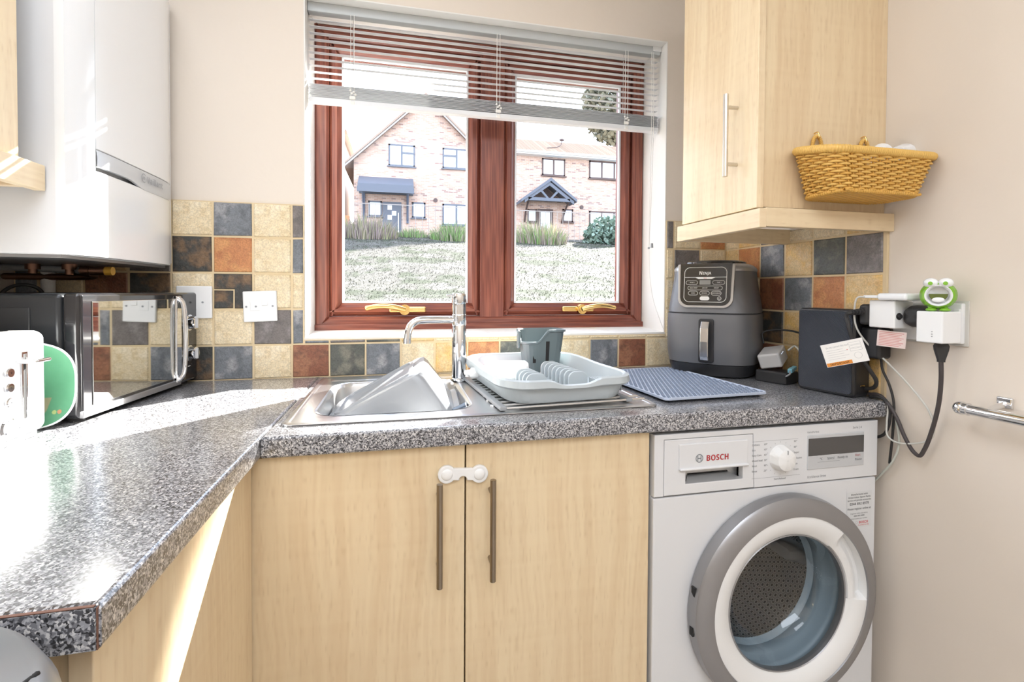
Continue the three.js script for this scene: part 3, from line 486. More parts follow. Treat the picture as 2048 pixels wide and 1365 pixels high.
  const dp = obj('display', bx(0.094, 0.256, 0.7555, 0.8365, 0.004, 0.0085, 0.002), mat({ color: C(0.55, 0.56, 0.57), roughness: 0.25 }), m, 'grey control display window');
  obj('screen', bx(0.0955, 0.2545, 0.788, 0.829, 0.0082, 0.0090, 0.0004), phys({ color: C(0.05, 0.05, 0.052), roughness: 0.06, clearcoat: 1, clearcoatRoughness: 0.03 }), dp, 'dark glossy screen');
  const dl = decal(0.158, 0.032, 5000, (g, W_, H_) => { g.fillStyle = '#54575b'; g.font = `${Math.round(H_ * 0.24)}px sans-serif`; g.fillText('°C', W_ * 0.2, H_ * 0.36); g.fillText('Speed', W_ * 0.33, H_ * 0.36); g.fillText('Ready in', W_ * 0.52, H_ * 0.36); g.fillStyle = '#a33'; g.fillText('Start', W_ * 0.84, H_ * 0.3); g.fillStyle = '#54575b'; g.fillText('Pause', W_ * 0.84, H_ * 0.62); g.fillRect(W_ * 0.16, H_ * 0.5, W_ * 0.4, 2); g.fillStyle = '#f2f2f2'; g.fillRect(W_ * 0.16, 0, W_ * 0.4, 5); });
  obj('display_print', dl.g.translate(0.175, 0.7725, 0.0088), dl.m, dp);
  const tx = (t, x, y, w_, h_, px = 6000, col = '#70747a') => { const q = decal(w_, h_, px, (g, W_, H_) => { g.fillStyle = col; g.font = `${Math.round(H_ * 0.8)}px sans-serif`; g.textBaseline = 'middle'; g.fillText(t, 2, H_ * 0.52, W_ - 4); }); obj('lettering', q.g.translate(x, y, 0.0068), q.m, m); };
  tx('VarioPerfect', 0.111, 0.8435, 0.036, 0.0075); tx('Serie | 4', 0.240, 0.8475, 0.034, 0.0085); tx('EcoSilence Drive', 0.124, 0.7385, 0.058, 0.009);
  const st = decal(0.074, 0.088, 5200, (g, W_, H_) => {
    g.fillStyle = 'rgba(225,226,226,0.9)'; g.fillRect(0, 0, W_, H_); g.fillStyle = '#33363a'; g.textAlign = 'center'; const L = (t, y, s, b) => { g.font = `${b ? 'bold ' : ''}${Math.round(H_ * s)}px sans-serif`; g.fillText(t, W_ * 0.5, H_ * y, W_ * 0.94); };
    L('Manufactured with', 0.10, 0.062, 1); L('Great Value Spare Parts', 0.18, 0.066, 1); L('Service and genuine accessories', 0.26, 0.062, 1); L('0344 892 8979', 0.37, 0.098, 1); L('Please register online at', 0.50, 0.074, 1); L('Engineer visits and advice', 0.62, 0.05); L('0844 892 8999', 0.69, 0.055, 1); L('please quote your number', 0.76, 0.045);
    g.fillStyle = '#c2272d'; g.font = `bold ${Math.round(H_ * 0.095)}px sans-serif`; g.fillText('BOSCH', W_ * 0.68, H_ * 0.89); g.strokeStyle = '#8a8d90'; g.lineWidth = 2; g.beginPath(); g.arc(W_ * 0.40, H_ * 0.855, H_ * 0.035, 0, 7); g.stroke(); g.font = `${Math.round(H_ * 0.05)}px sans-serif`; g.fillText('Invented for life', W_ * 0.68, H_ * 0.95); });
  obj('service_sticker', st.g.translate(0.249, 0.647, 0.0048), st.m, m, 'printed service sticker');
  // door
  const dg = sub('door', m); dg.position.set(DC[0], DC[1], 0.004);
  const rev = (pts, seg = 96, deg = 30) => latheC(pts, seg, deg).rotateX(Math.PI / 2);
  obj('outer_ring', rev([[0.204, 0.0], [0.236, 0.0], [0.2425, 0.004], [0.2435, 0.012], [0.2405, 0.030], [0.236, 0.0345], [0.208, 0.044], [0.2035, 0.0435], [0.2025, 0.040]].reverse()), M.silver, dg, 'silver outer ring');
  const grip0 = -0.06, grip1 = 0.86; // handle recess, angles anticlockwise from the right
  const prof = [[0.2025, 0.0405], [0.199, 0.0415], [0.180, 0.0385], [0.161, 0.031], [0.1565, 0.026], [0.1560, 0.016]];
  const part = (pts, a0, a1, seg) => crease(lathe(pts, seg, 0, a1 - a0), 30).rotateX(Math.PI / 2).rotateZ(a0 - Math.PI / 2 + Math.PI);
  // lathe angles start on +z of the lathe, which is turned to lie on the door's face
  const seg = (pts, a0, a1, n) => { const o = []; for (let i = 0; i <= n; i++) { const a = a0 + (a1 - a0) * i / n; o.push(pts.map(([r, z]) => [r * Math.cos(a), r * Math.sin(a), z])); }
    const pos = [], idx = []; o.forEach((r) => r.forEach((p) => pos.push(...p))); const m_ = pts.length; for (let i = 0; i < n; i++) for (let k = 0; k < m_ - 1; k++) { const a = i * m_ + k, b = a + 1, c = a + m_, e = c + 1; idx.push(a, c, b, b, c, e); }
    const g = new THREE.BufferGeometry(); g.setAttribute('position', new THREE.Float32BufferAttribute(pos, 3)); g.setIndex(idx); g.computeVertexNormals(); return crease(g, 30); };
  obj('inner_ring', seg(prof, grip1, grip0 + Math.PI * 2, 96), M.whitePlastic, dg, 'white inner ring');
  { // the hand grip: the ring dips towards its outer edge between the two angles
    const pos = [], idx = [], n = 36, mr = 12; for (let i = 0; i <= n; i++) { const t = i / n, a = grip0 + (grip1 - grip0) * t; pos.push(0.2028 * Math.cos(a), 0.2028 * Math.sin(a), 0.0405); for (let k = 0; k <= mr; k++) { const s = k / mr, r = 0.2025 + (0.156 - 0.2025) * s; const q = prof.findIndex(([rr_]) => rr_ <= r), A = prof[Math.max(0, q - 1)], B = prof[q < 0 ? prof.length - 1 : q]; const z = A[0] === B[0] ? A[1] : A[1] + (B[1] - A[1]) * (A[0] - r) / (A[0] - B[0]); const dip = 0.022 * sst(0.80, 0.12, s) * sst(0, 0.05, t) * sst(1, 0.86, t); pos.push(r * Math.cos(a), r * Math.sin(a), z - dip); } }
    for (let i = 0; i < n; i++) for (let k = 0; k < mr + 1; k++) { const a = i * (mr + 2) + k, c = a + mr + 2; idx.push(a, c, a + 1, a + 1, c, c + 1); }
    const g = new THREE.BufferGeometry(); g.setAttribute('position', new THREE.Float32BufferAttribute(pos, 3)); g.setIndex(idx); g.computeVertexNormals(); obj('hand_grip', crease(g, 40), M.whitePlastic, dg, 'recessed hand grip');
  }
  obj('glass_trim', rev([[0.157, 0.018], [0.1565, 0.027], [0.1545, 0.0285], [0.1530, 0.027], [0.1530, 0.012]], 72), M.silver, dg);
  obj('porthole_glass', rev([[0.153, 0.020], [0.150, 0.012], [0.142, -0.022], [0.128, -0.050], [0.105, -0.068], [0.06, -0.078], [0.001, -0.080]], 64, 60), phys({ transmission: 1, thickness: 0, roughness: 0.02, ior: 1.6, color: C(0.93, 0.96, 0.97) }), dg, 'bowl shaped porthole glass');
  for (const a of [2.92, 3.28]) obj('hinge_slot', bx(-0.004, 0.004, -0.010, 0.010, -0.006, 0.006, 0.001).translate(0.2405 * Math.cos(a), 0.2405 * Math.sin(a), 0.016), M.darkGap, dg);
  obj('door_seal', rev([[0.206, 0.004], [0.172, -0.002], [0.166, -0.012], [0.170, -0.022], [0.162, -0.034], [0.160, -0.060], [0.164, -0.066], [0.157, -0.072], [0.154, -0.078]].map(([r, z]) => [r, z]), 72, 60).translate(DC[0], DC[1], 0), mat({ color: C(0.27, 0.335, 0.385), roughness: 0.4 }), m, 'blue-grey rubber door seal');
  const dots = tex(128, 128, (u, v) => { const x = (u * 4) % 1, y = (v * 4 + Math.floor(u * 4) * 0.5) % 1, r = Math.hypot(x - 0.5, y - 0.5); const k = r < 0.26 ? 0.03 : r < 0.4 ? 0.75 : 0.42; return [k, k * 0.97, k * 0.93]; }, 0.05);
  const dm = mat({ map: dots, metalness: 0.85, roughness: 0.35 });
  const drum = obj('drum', uvm(rev([[0.155, -0.076], [0.165, -0.082], [0.225, -0.095], [0.235, -0.12], [0.235, -0.40], [0.22, -0.42], [0.001, -0.425]], 64).translate(DC[0], DC[1], 0)), dm, m, 'perforated steel drum');
  for (const a of [0.4, 2.5, 4.6]) obj('drum_paddle', loft([rr(0.05, 0.25, 0.02, 0), rr(0.03, 0.22, 0.012, 0.05)]).rotateZ(Math.PI).translate(0, 0.235, -0.275).rotateZ(a).translate(DC[0], DC[1], 0), M.silverPale, drum);
}

/* ------------------------------------------------------------------ wall cabinets */
{
  const c = thing('wall_cabinet', 'maple wall cabinet on the right wall above the air fryer', 'wall cabinet');
  const y0 = 1.366, y1 = 2.12, z0 = 0.289, z1 = 0.585;
  obj('side_panel', uvm(bx(0.686, XR, y0, y1, z1 - 0.018, z1, 0.001), 0.2, 0.35), M.maple, c);
  obj('carcass', [bx(0.686, XR, y0, y1, z0, z0 + 0.018, 0.001), bx(0.686, XR, y0 + 0.002, y0 + 0.02, z0, z1 - 0.018, 0.001), bx(0.686, XR, y1 - 0.018, y1, z0, z1 - 0.018, 0.001), bx(XR - 0.006, XR, y0, y1, z0, z1 - 0.018, 0.001)], M.carcass, c);
  const d = obj('door', uvm(bx(0.665, 0.6835, y0 - 0.003, y1, z0 + 0.002, z1 + 0.004, 0.0015), 0.52, 0.2), M.maplePale, c);
  const h = barHandle(d, 0.196, M.nickelPale); h.rotation.y = -Math.PI / 2; h.position.set(0.665, 1.545, 0.520);
  obj('pelmet', [uvm(bx(0.655, 0.673, 1.315, 1.358, z0 - 0.008, z1 + 0.026, 0.0015), 0, 0, true)], M.maplePale, c);
  obj('pelmet_return', [uvm(bx(0.673, XR, 1.318, 1.3605, z1 + 0.008, z1 + 0.026, 0.0015), 0.1, 0.4, true)], M.maple, c);
  obj('pelmet_return', [uvm(bx(0.673, XR, 1.316, 1.360, z0 - 0.008, z0 + 0.010, 0.0015), 0.5, 0.7, true)], M.maple, c);
  obj('underside_block', bx(0.70, 0.80, 1.340, 1.3665, 0.535, 0.578, 0.003), M.whitePlastic, c, 'white block standing in for the lit underside of the cabinet');  // white block added where the cabinet underside looks brightly lit
  const l = thing('wall_cabinet', 'pale maple wall cabinet nearest the camera on the left wall', 'wall cabinet');
  obj('carcass', bx(XL, -0.810, 1.402, 2.12, 0.497, 1.15, 0.002), M.carcass, l);
  obj('door', uvm(bx(-0.809, -0.790, 1.404, 2.12, 0.4965, 0.948, 0.0015), 0.1), M.maplePale, l);
  obj('door', uvm(bx(-0.809, -0.790, 1.404, 2.12, 0.951, 1.152, 0.0015), 0.6), M.maplePale, l);
  obj('pelmet', uvm(bx(-0.795, -0.777, 1.3525, 1.400, 0.452, 1.16, 0.0015), 0, 0, true), M.maplePale, l);
  obj('pelmet_return', uvm(bx(XL + 0.006, -0.795, 1.3525, 1.400, 0.480, 0.497, 0.0015), 0, 0, true), M.maplePale, l);
}
{ // wicker basket hung by two loops
  const b = thing('wicker_basket', 'honey coloured wicker basket hooked on the side of the right wall cabinet', 'basket', [0.8905, 1.386, 0.588]);
  const cane = mat({ color: C(0.66, 0.37, 0.075), roughness: 0.45 }), cane2 = mat({ color: C(0.74, 0.46, 0.12), roughness: 0.42 });
  const HH = 0.108, sec = (t) => ({ w: 0.215 + 0.070 * t, d: 0.104 + 0.012 * t, r: 0.028 + 0.006 * t });
  const loop = (t, y) => { const s = sec(t); const pts = rr(s.w, s.d, s.r, y, 10, 0, s.d / 2 + 0.006).map(([a, b_, c]) => [a, b_ - 0.20 * t * c, c]); return new THREE.CatmullRomCurve3(pts.map((p) => V(...p)), true, 'centripetal'); };
  const nSt = 40;
  for (let k = 0; k < 15; k++) {
    const t = (k + 1.0) / 16.4, y = t * (HH - 0.004), c = loop(t, y), n = 276, out = [];
    for (let i = 0; i < n; i++) { const p = c.getPointAt(i / n), q = c.getTangentAt(i / n), s = Math.sin(i / n * nSt * Math.PI + (k % 2) * Math.PI) * 0.0032; out.push(V(p.x - q.z * s, p.y + Math.abs(Math.cos(i / n * nSt * Math.PI)) * 0.0006, p.z + q.x * s)); }
    obj('weaver', new THREE.TubeGeometry(new THREE.CatmullRomCurve3(out, true), 368, 0.0027, 6, true), k % 3 ? cane2 : cane, b);
  }
  const stakes = []; const c0 = loop(0, 0), c1 = loop(1, HH); for (let i = 0; i < nSt; i++) { const a = c0.getPointAt((i + 0.5) / nSt), e = c1.getPointAt((i + 0.5) / nSt); stakes.push(tube([a.toArray(), e.toArray()], 0.0021, 4, 6)); }
  obj('stakes', stakes, cane, b).userData.kind = 'stuff';
  obj('rim', sweep(loop(1.03, HH + 0.001), 620, (t) => 0.0088 + 0.0007 * Math.sin(t * 620 * 1.55), 10, true), cane2, b);
  obj('foot_rim', sweep(loop(0, 0.002), 520, (t) => 0.0052 + 0.0008 * Math.sin(t * 520 * 1.3), 8, true), cane, b);
  const base = []; for (let i = 0; i < 17; i++) base.push(sweep(new THREE.CatmullRomCurve3(Array.from({ length: 30 }, (_, k) => V((k / 29 - 0.5) * 0.205, 0.0015 + Math.sin(k * 1.3 + i * Math.PI) * 0.0014, 0.012 + i * 0.0062))), 60, () => 0.0034, 6)); obj('woven_base', base, cane, b).userData.kind = 'stuff';
  for (const x of [-0.068, 0.068]) { const cv = new THREE.CatmullRomCurve3([V(x - 0.0115, HH - 0.004, 0.006), V(x - 0.012, HH + 0.022, 0.006), V(x - 0.007, HH + 0.037, 0.006), V(x, HH + 0.042, 0.006), V(x + 0.007, HH + 0.037, 0.006), V(x + 0.012, HH + 0.022, 0.006), V(x + 0.0115, HH - 0.004, 0.006)]);
    obj('hanging_loop', sweep(cv, 150, (t) => 0.0042 + 0.0008 * Math.sin(t * 150 * 1.4), 8), cane2, b); obj('hook', [tube([[x, HH + 0.050, -0.002], [x, HH + 0.050, 0.008], [x, HH + 0.038, 0.011], [x, HH + 0.034, 0.009]], 0.0016, 16, 6)], M.brass, b); }
  const cup = latheC([[0.001, 0], [0.016, 0], [0.0175, 0.003], [0.025, 0.045], [0.0262, 0.048], [0.0245, 0.047], [0.016, 0.006], [0.001, 0.005]], 32, 40);
  const c1_ = thing('cup', 'small white cup lying low in the wicker basket, left one', 'cup', [0.944, 1.484, 0.622], 0.5); c1_.rotation.set(0.35, 0.3, -1.35); obj('cup_shell', cup, M.whiteGloss, c1_);
  const c2_ = thing('cup', 'white cup standing highest above the rim of the wicker basket', 'cup', [0.984, 1.489, 0.652], 0.2); c2_.rotation.set(0.1, 0.4, -1.5); obj('cup_shell', cup, M.whiteGloss, c2_);
}

/* ------------------------------------------------------------------ air fryer */
{
  const f = thing('air_fryer', 'grey air fryer with a black control panel in the right corner', 'air fryer', [0.877, WT, 0.152], -0.83);
  const grey = mat({ color: C(0.155, 0.157, 0.165), metalness: 0.35, roughness: 0.42 });
  const ring = (a, y, b = a, n = 3.2) => { const o = []; for (let i = 0; i < 64; i++) { const t = -i / 64 * Math.PI * 2, c = Math.cos(t), s = Math.sin(t); o.push([Math.sign(c) * Math.pow(Math.abs(c), 2 / n) * a, y, Math.sign(s) * Math.pow(Math.abs(s), 2 / n) * b]); } return o; };
  obj('base', loft([ring(0.110, 0), ring(0.122, 0.006), ring(0.130, 0.030), ring(0.131, 0.040), ring(0.126, 0.042)], true, true), M.black, f);
  const R0 = (y) => 0.1375 - 0.020 * sst(0.16, 0.345, y) - 0.006 * sst(0.09, 0.03, y);
  const lv = (a, b, n) => Array.from({ length: n + 1 }, (_, i) => a + (b - a) * i / n);
  obj('drawer', loft([ring(0.126, 0.040), ...lv(0.042, 0.193, 8).map((y) => ring(R0(y), y)), ring(R0(0.194) - 0.003, 0.195)], true, true, 50), grey, f);
  obj('seam', loft([ring(R0(0.194) - 0.003, 0.193), ring(R0(0.194) - 0.003, 0.199)], true, true), M.darkGap, f);
  obj('body', loft([ring(R0(0.197) - 0.003, 0.1965), ...lv(0.198, 0.330, 8).map((y) => ring(R0(y), y)), ring(0.114, 0.340), ring(0.108, 0.346), ring(0.096, 0.349)], true, true, 50), grey, f);
  obj('top_lid', loft([ring(0.094, 0.346, 0.094, 2.4), ring(0.092, 0.356, 0.092, 2.4), ring(0.086, 0.360, 0.086, 2.4), ring(0.080, 0.358, 0.080, 2.4)], true, true), M.blackGloss, f);
  obj('top_trim', loft([ring(R0(0.326) + 0.0006, 0.326), ring(0.1195, 0.334), ring(0.1150, 0.3405), ring(0.1085, 0.3465), ring(0.100, 0.349)], false, false, 50), mat({ color: C(0.40, 0.395, 0.39), metalness: 0.7, roughness: 0.38 }), f, 'silver trim round the top edge');
  // control panel, tilted with the taper of the front
  const p = sub('control_panel', f); p.position.set(-0.002, 0.283, 0.1275); p.rotation.x = -0.105;
  const U = (w, y0, y1, r) => { const s = new THREE.Shape(); s.moveTo(-w, y1); s.lineTo(-w * 0.965, y0 + r); s.absarc(-w * 0.965 + r, y0 + r, r, Math.PI, Math.PI * 1.5); s.lineTo(w * 0.965 - r, y0); s.absarc(w * 0.965 - r, y0 + r, r, -Math.PI / 2, 0); s.lineTo(w, y1); s.closePath(); return s; };
  obj('silver_surround', ext(U(0.083, -0.071, 0.064, 0.03), 0.008, 0.002, 3).translate(0, 0, -0.004), mat({ color: C(0.46, 0.45, 0.44), metalness: 0.8, roughness: 0.35 }), p, 'silver U-shaped surround');
  obj('black_glass', ext(U(0.0755, -0.0635, 0.066, 0.026), 0.004, 0.001, 2).translate(0, 0, 0.0025), M.blackGloss, p, 'glossy black touch panel');
  const dc = decal(0.142, 0.122, 5200, (g, W_, H_) => {
    const s = W_ / 142; g.textAlign = 'center'; g.fillStyle = '#f3f3f0'; g.strokeStyle = '#d9d7d2';
    g.font = `bold ${14 * s}px sans-serif`; g.fillText('N', 58 * s, 30 * s); g.font = `bold ${11 * s}px sans-serif`; g.fillText('INJA', 76 * s, 30 * s);
    const rr_ = (x, y, w, h, r) => { g.beginPath(); g.moveTo(x + r, y); g.arcTo(x + w, y, x + w, y + h, r); g.arcTo(x + w, y + h, x, y + h, r); g.arcTo(x, y + h, x, y, r); g.arcTo(x, y, x + w, y, r); g.closePath(); };
    g.lineWidth = 1.6 * s; rr_(10 * s, 8 * s, 122 * s, 106 * s, 16 * s); g.stroke();
    g.beginPath(); g.moveTo(10 * s, 37.5 * s); g.lineTo(132 * s, 37.5 * s); g.lineTo(132 * s, 39 * s); g.lineTo(100 * s, 39 * s); g.lineTo(90 * s, 43.5 * s); g.lineTo(52 * s, 43.5 * s); g.lineTo(42 * s, 39 * s); g.lineTo(10 * s, 39 * s); g.closePath(); g.fill();
    g.fillStyle = '#b5423a'; g.font = `${4.4 * s}px sans-serif`; g.fillText('MAX', 71 * s, 42.6 * s);
    g.fillStyle = '#8c8c88'; rr_(55 * s, 47 * s, 32 * s, 14 * s, 1.5 * s); g.fill();
    g.lineWidth = 1.1 * s; g.fillStyle = '#e6e4df'; g.font = `${4.6 * s}px sans-serif`;
    rr_(15 * s, 49 * s, 34 * s, 11 * s, 5 * s); g.stroke(); g.fillText('– TEMP +', 32 * s, 56 * s); rr_(93 * s, 49 * s, 34 * s, 11 * s, 5 * s); g.stroke(); g.fillText('– TIME +', 110 * s, 56 * s);
    rr_(21 * s, 65 * s, 100 * s, 12 * s, 6 * s); g.stroke(); ['MAX CRISP', 'AIR FRY', 'ROAST'].forEach((t, i) => g.fillText(t, (38 + i * 33) * s, 72.8 * s));
    ['BAKE', 'REHEAT', 'DEHYDRATE'].forEach((t, i) => { rr_((23 + i * 33.5) * s, 81 * s, 28 * s, 12 * s, 6 * s); g.stroke(); g.fillText(t, (37 + i * 33.5) * s, 88.6 * s, 26 * s); });
    rr_(57 * s, 97 * s, 28 * s, 12 * s, 6 * s); g.fill(); g.beginPath(); g.arc(113 * s, 103 * s, 5.4 * s, 0, 7); g.stroke(); g.beginPath(); g.arc(113 * s, 103 * s, 2.4 * s, -1, 4.1); g.stroke();
  }, { roughness: 0.2 });
  obj('panel_print', dc.g.translate(0, 0.0, 0.0068), dc.m, p);
  const h = sub('drawer_handle', f); h.position.set(0.004, 0.112, 0.134);
  obj('handle_recess', ext(rrShape(-0.022, 0.022, -0.066, 0.068, 0.008), 0.008, 0.002, 2), M.black, h);
  const hs = poly([[0, -0.058], [0.018, -0.056], [0.026, -0.045], [0.028, 0.0], [0.026, 0.040], [0.012, 0.060], [0, 0.062], [0, 0.050], [0.008, 0.048], [0.014, 0.038], [0.016, 0.0], [0.014, -0.038], [0, -0.046]]);
  obj('handle_grip', ext(hs, 0.024, 0.002, 2).rotateY(-Math.PI / 2).translate(0.012, 0, 0.006), mat({ color: C(0.62, 0.60, 0.58), metalness: 1, roughness: 0.16 }), h, 'polished metal drawer handle');
}

/* ------------------------------------------------------------------ router and clutter in the corner */
{
  const r = thing('router', 'black upright broadband router with a ribbed front beside the air fryer', 'router', [0.987, WT, 0.497], -1.385);
  const ribs = tex(128, 128, (u, v) => 0.5 + 0.5 * Math.sin((u + v) * Math.PI * 2 * 8), 0.03, false);
  obj('case', ext(rrShape(-0.0745, 0.0745, 0, 0.220, 0.012), 0.062, 0.006, 3).translate(0, 0, -0.022), mat({ color: C(0.014, 0.014, 0.016), roughness: 0.35 }), r);
  obj('front_grille', uvm(ext(rrShape(-0.068, 0.068, 0.008, 0.214, 0.009), 0.006, 0.0015, 2).translate(0, 0, 0.0375)), mat({ color: C(0.030, 0.036, 0.050), roughness: 0.42, bumpMap: ribs, bumpScale: 0.0009 }), r);
  obj('light_bar', bx(0.0735, 0.0752, 0.028, 0.031, 0.0, 0.016, 0.0005), M.brass, r);
}
{
  const s = thing('power_adapter', 'black mains adapter lying on the worktop beside the router', 'adapter', [0.945, WT, 0.345], 0.35);
  obj('case', bx(-0.035, 0.035, 0, 0.034, -0.045, 0.045, 0.005, 3), M.black, s);
  const g = thing('network_adapter', 'pale grey network adapter leaning on the black mains adapter', 'adapter', [0.948, WT + 0.070, 0.325], 0.5); g.rotation.set(-0.25, 0.55, 0.40);
  const pg = mat({ color: C(0.50, 0.49, 0.48), roughness: 0.4 });
  obj('case', bx(-0.038, 0.038, -0.022, 0.022, -0.03, 0.03, 0.006, 3), pg, g);
  obj('port', bx(0.0375, 0.0388, -0.006, 0.008, -0.012, 0.004, 0.0005), M.darkGap, g);
  for (let i = 0; i < 3; i++) obj('indicator', bx(-0.014 + i * 0.008, -0.010 + i * 0.008, 0.010, 0.0118, 0.0298, 0.0306, 0.0004), mat({ color: C(0.8, 0.85, 1), emissive: C(0.7, 0.8, 1), emissiveIntensity: 1.2 }), g);
  const p = thing('cable_plug', 'pale blue network cable plug lying on the black mains adapter', 'plug', [0.962, WT + 0.0425, 0.385], 0.5); p.rotation.z = 0.15;
  obj('body', [bx(-0.022, -0.002, -0.006, 0.006, -0.006, 0.006, 0.002), bx(0.000, 0.020, -0.005, 0.005, -0.0055, 0.0055, 0.002)], mat({ color: C(0.20, 0.48, 0.58), roughness: 0.35 }), p);
  obj('lead', tube([[-0.022, 0, 0], [-0.040, -0.003, 0.006], [-0.055, -0.006, 0.002]], 0.0022, 16, 6), M.greyPlastic, p);
  const wc = (n, l, pts, rad, m) => tag(obj(n, tube(pts, rad, pts.length * 10, 8), m), l, 'cable');
  const white = mat({ color: C(0.66, 0.65, 0.60), roughness: 0.5 });
  wc('network_cable', 'white cable looping from the network adapter behind the router', [[0.985, 1.000, 0.345], [1.000, 1.012, 0.352], [1.005, 0.985, 0.372], [0.992, 0.952, 0.382], [0.998, 0.925, 0.385], [1.015, 0.915, 0.40]], 0.003, white);
  wc('black_lead', 'thin black lead arching behind the grey network adapter', [[0.955, 1.015, 0.28], [0.960, 1.045, 0.27], [0.985, 1.056, 0.30], [1.012, 1.050, 0.36], [1.018, 1.02, 0.41]], 0.0028, M.rubber);
}
/* ------------------------------------------------------------------ right wall: sockets, plugs, frog, cables, rail */
{
  const s = thing('double_socket', 'white double wall socket full of plugs on the right wall', 'socket');
  obj('face_plate', bx(XR - 0.011, XR, 1.062, 1.148, 0.620, 0.766, 0.003, 3), M.whitePlastic, s);
  obj('back_box', bx(XR - 0.003, XR, 1.057, 1.153, 0.612, 0.773, 0.001), mat({ color: C(0.62, 0.60, 0.55), roughness: 0.6 }), s);
  for (const z of [0.676, 0.758]) obj('rocker_switch', bx(XR - 0.015, XR - 0.010, 1.118, 1.136, z - 0.005, z + 0.005, 0.001), M.whitePlastic, s);
  for (const z of [0.630, 0.757]) obj('screw', cyl(0.003, 0.002, XR - 0.0115, 1.105, z, 'x', 12), M.nickelPale, s);
  const a = thing('adaptor_block', 'white plug adaptor block at the left end of the double socket', 'adaptor', [0, 0, 0]);
  obj('block', bx(0.968, XR - 0.011, 1.088, 1.152, 0.606, 0.668, 0.003, 3), M.whitePlastic, a);
  const u = thing('usb_charger', 'flat white charger lying on top of the adaptor block', 'charger');
  obj('charger_body', bx(0.958, 1.010, 1.1525, 1.169, 0.632, 0.700, 0.006, 3), M.whiteGloss, u);
  obj('usb_plug', bx(0.954, 0.968, 1.157, 1.164, 0.602, 0.634, 0.002), M.whitePlastic, u);
  const b = thing('black_plug', 'black mains plug in the middle of the double socket', 'plug');
  obj('plug_body', loft([rr(0.046, 0.048, 0.012, 0, 6), rr(0.050, 0.052, 0.014, 0.006, 6), rr(0.048, 0.050, 0.014, 0.020, 6), rr(0.038, 0.040, 0.014, 0.036, 6), rr(0.020, 0.022, 0.008, 0.040, 6)], true, true, 50).rotateZ(Math.PI / 2).translate(XR - 0.011, 1.117, 0.693), M.rubber, b);
  obj('cable_grip', [cyl(0.0065, 0.018, 0.980, 1.116, 0.664, 'z', 14, 0.005), ...[0, 1, 2].map((k) => cyl(0.0078 - 0.0006 * k, 0.003, 0.980, 1.116, 0.668 - k * 0.005, 'z', 14))], M.rubber, b);
  const l = thing('black_plug', 'black plug on the left side of the white adaptor block', 'plug');
  obj('plug_body', bx(0.966, 1.008, 1.092, 1.142, 0.580, 0.6055, 0.008, 3), M.rubber, l);
  obj('cable_grip', [0, 1, 2, 3].map((k) => cyl(0.0085 - 0.0007 * k, 0.0035, 0.963 - k * 0.005, 1.124 - k * 0.001, 0.590 - k * 0.003, 'x', 14)), M.rubber, l);
  const k = thing('transformer', 'bulky black transformer hanging below the white adaptor block', 'transformer');
  obj('transformer_body', bx(0.985, XR - 0.008, 1.010, 1.086, 0.568, 0.618, 0.008, 3), M.black, k);
  const n = thing('powerline_adapter', 'white box adapter carrying the green frog at the right socket', 'adapter');
  obj('box_body', bx(0.966, 1.018, 1.064, 1.131, 0.716, 0.769, 0.003, 3), M.whiteGloss, n);
  obj('plug_base', bx(1.016, XR - 0.010, 1.080, 1.122, 0.722, 0.765, 0.004), M.whitePlastic, n);
  const dots = []; for (let i = 0; i < 3; i++) dots.push(cyl(0.0012, 0.001, 0.9657, 1.078 + i * 0.005, 0.749, 'x', 8)); obj('indicator', dots, M.greyPlastic, n).userData.kind = 'stuff';
  // green frog figure
  const f = thing('frog_figure', 'small green toy frog with a wide open white mouth', 'toy', [0.985, 1.131, 0.746], -0.92);
  const green = phys({ color: C(0.20, 0.46, 0.025), roughness: 0.3, clearcoat: 0.4 });
  obj('body', latheC([[0.0225, 0.012], [0.0265, 0.010], [0.0305, 0.002], [0.0305, -0.008], [0.026, -0.018], [0.014, -0.024], [0.001, -0.025]], 40, 60).rotateX(Math.PI / 2).translate(0, 0.0345, 0), green, f);
  obj('mouth_lining', latheC([[0.0228, 0.0125], [0.0215, 0.014], [0.0195, 0.0125], [0.017, 0.001], [0.001, -0.004]], 40, 60).rotateX(Math.PI / 2).translate(0, 0.0335, 0), M.whiteGloss, f, 'white mouth lining');
  const ms = new THREE.Shape(); ms.moveTo(-0.0155, 0.0035); ms.lineTo(0.0155, 0.0035); ms.absarc(0, 0.0035, 0.0155, 0, -Math.PI, true);
  obj('mouth_opening', ext(ms, 0.004, 0.001, 2, 20).translate(0, 0.0335, 0.0045), mat({ color: C(0.10, 0.13, 0.02), roughness: 0.3 }), f, 'dark olive mouth opening');
  obj('tongue', ball(0.0085, 0, 0.0245, 0.0085, 1.2, 0.62, 0.28), M.whiteGloss, f);
  for (const x of [-0.0125, 0.0115]) { const e = obj('eye', ball(0.0118, x, 0.0600, 0.006, 1.08, 0.9, 1), M.whiteGloss, f, 'white bulging eye'); obj('pupil', [cyl(0.0040, 0.003, x - 0.001, 0.0590, 0.0172, 'z', 16)], green, e); }
  for (const x of [-0.011, 0.011]) obj('foot', ball(0.0095, x, 0.0035, 0.006, 1, 0.42, 1.15), green, f);
  obj('legs', [cyl(0.0065, 0.012, -0.010, 0.0085, 0, 'y', 14), cyl(0.0065, 0.012, 0.010, 0.0085, 0, 'y', 14)], green, f);
}
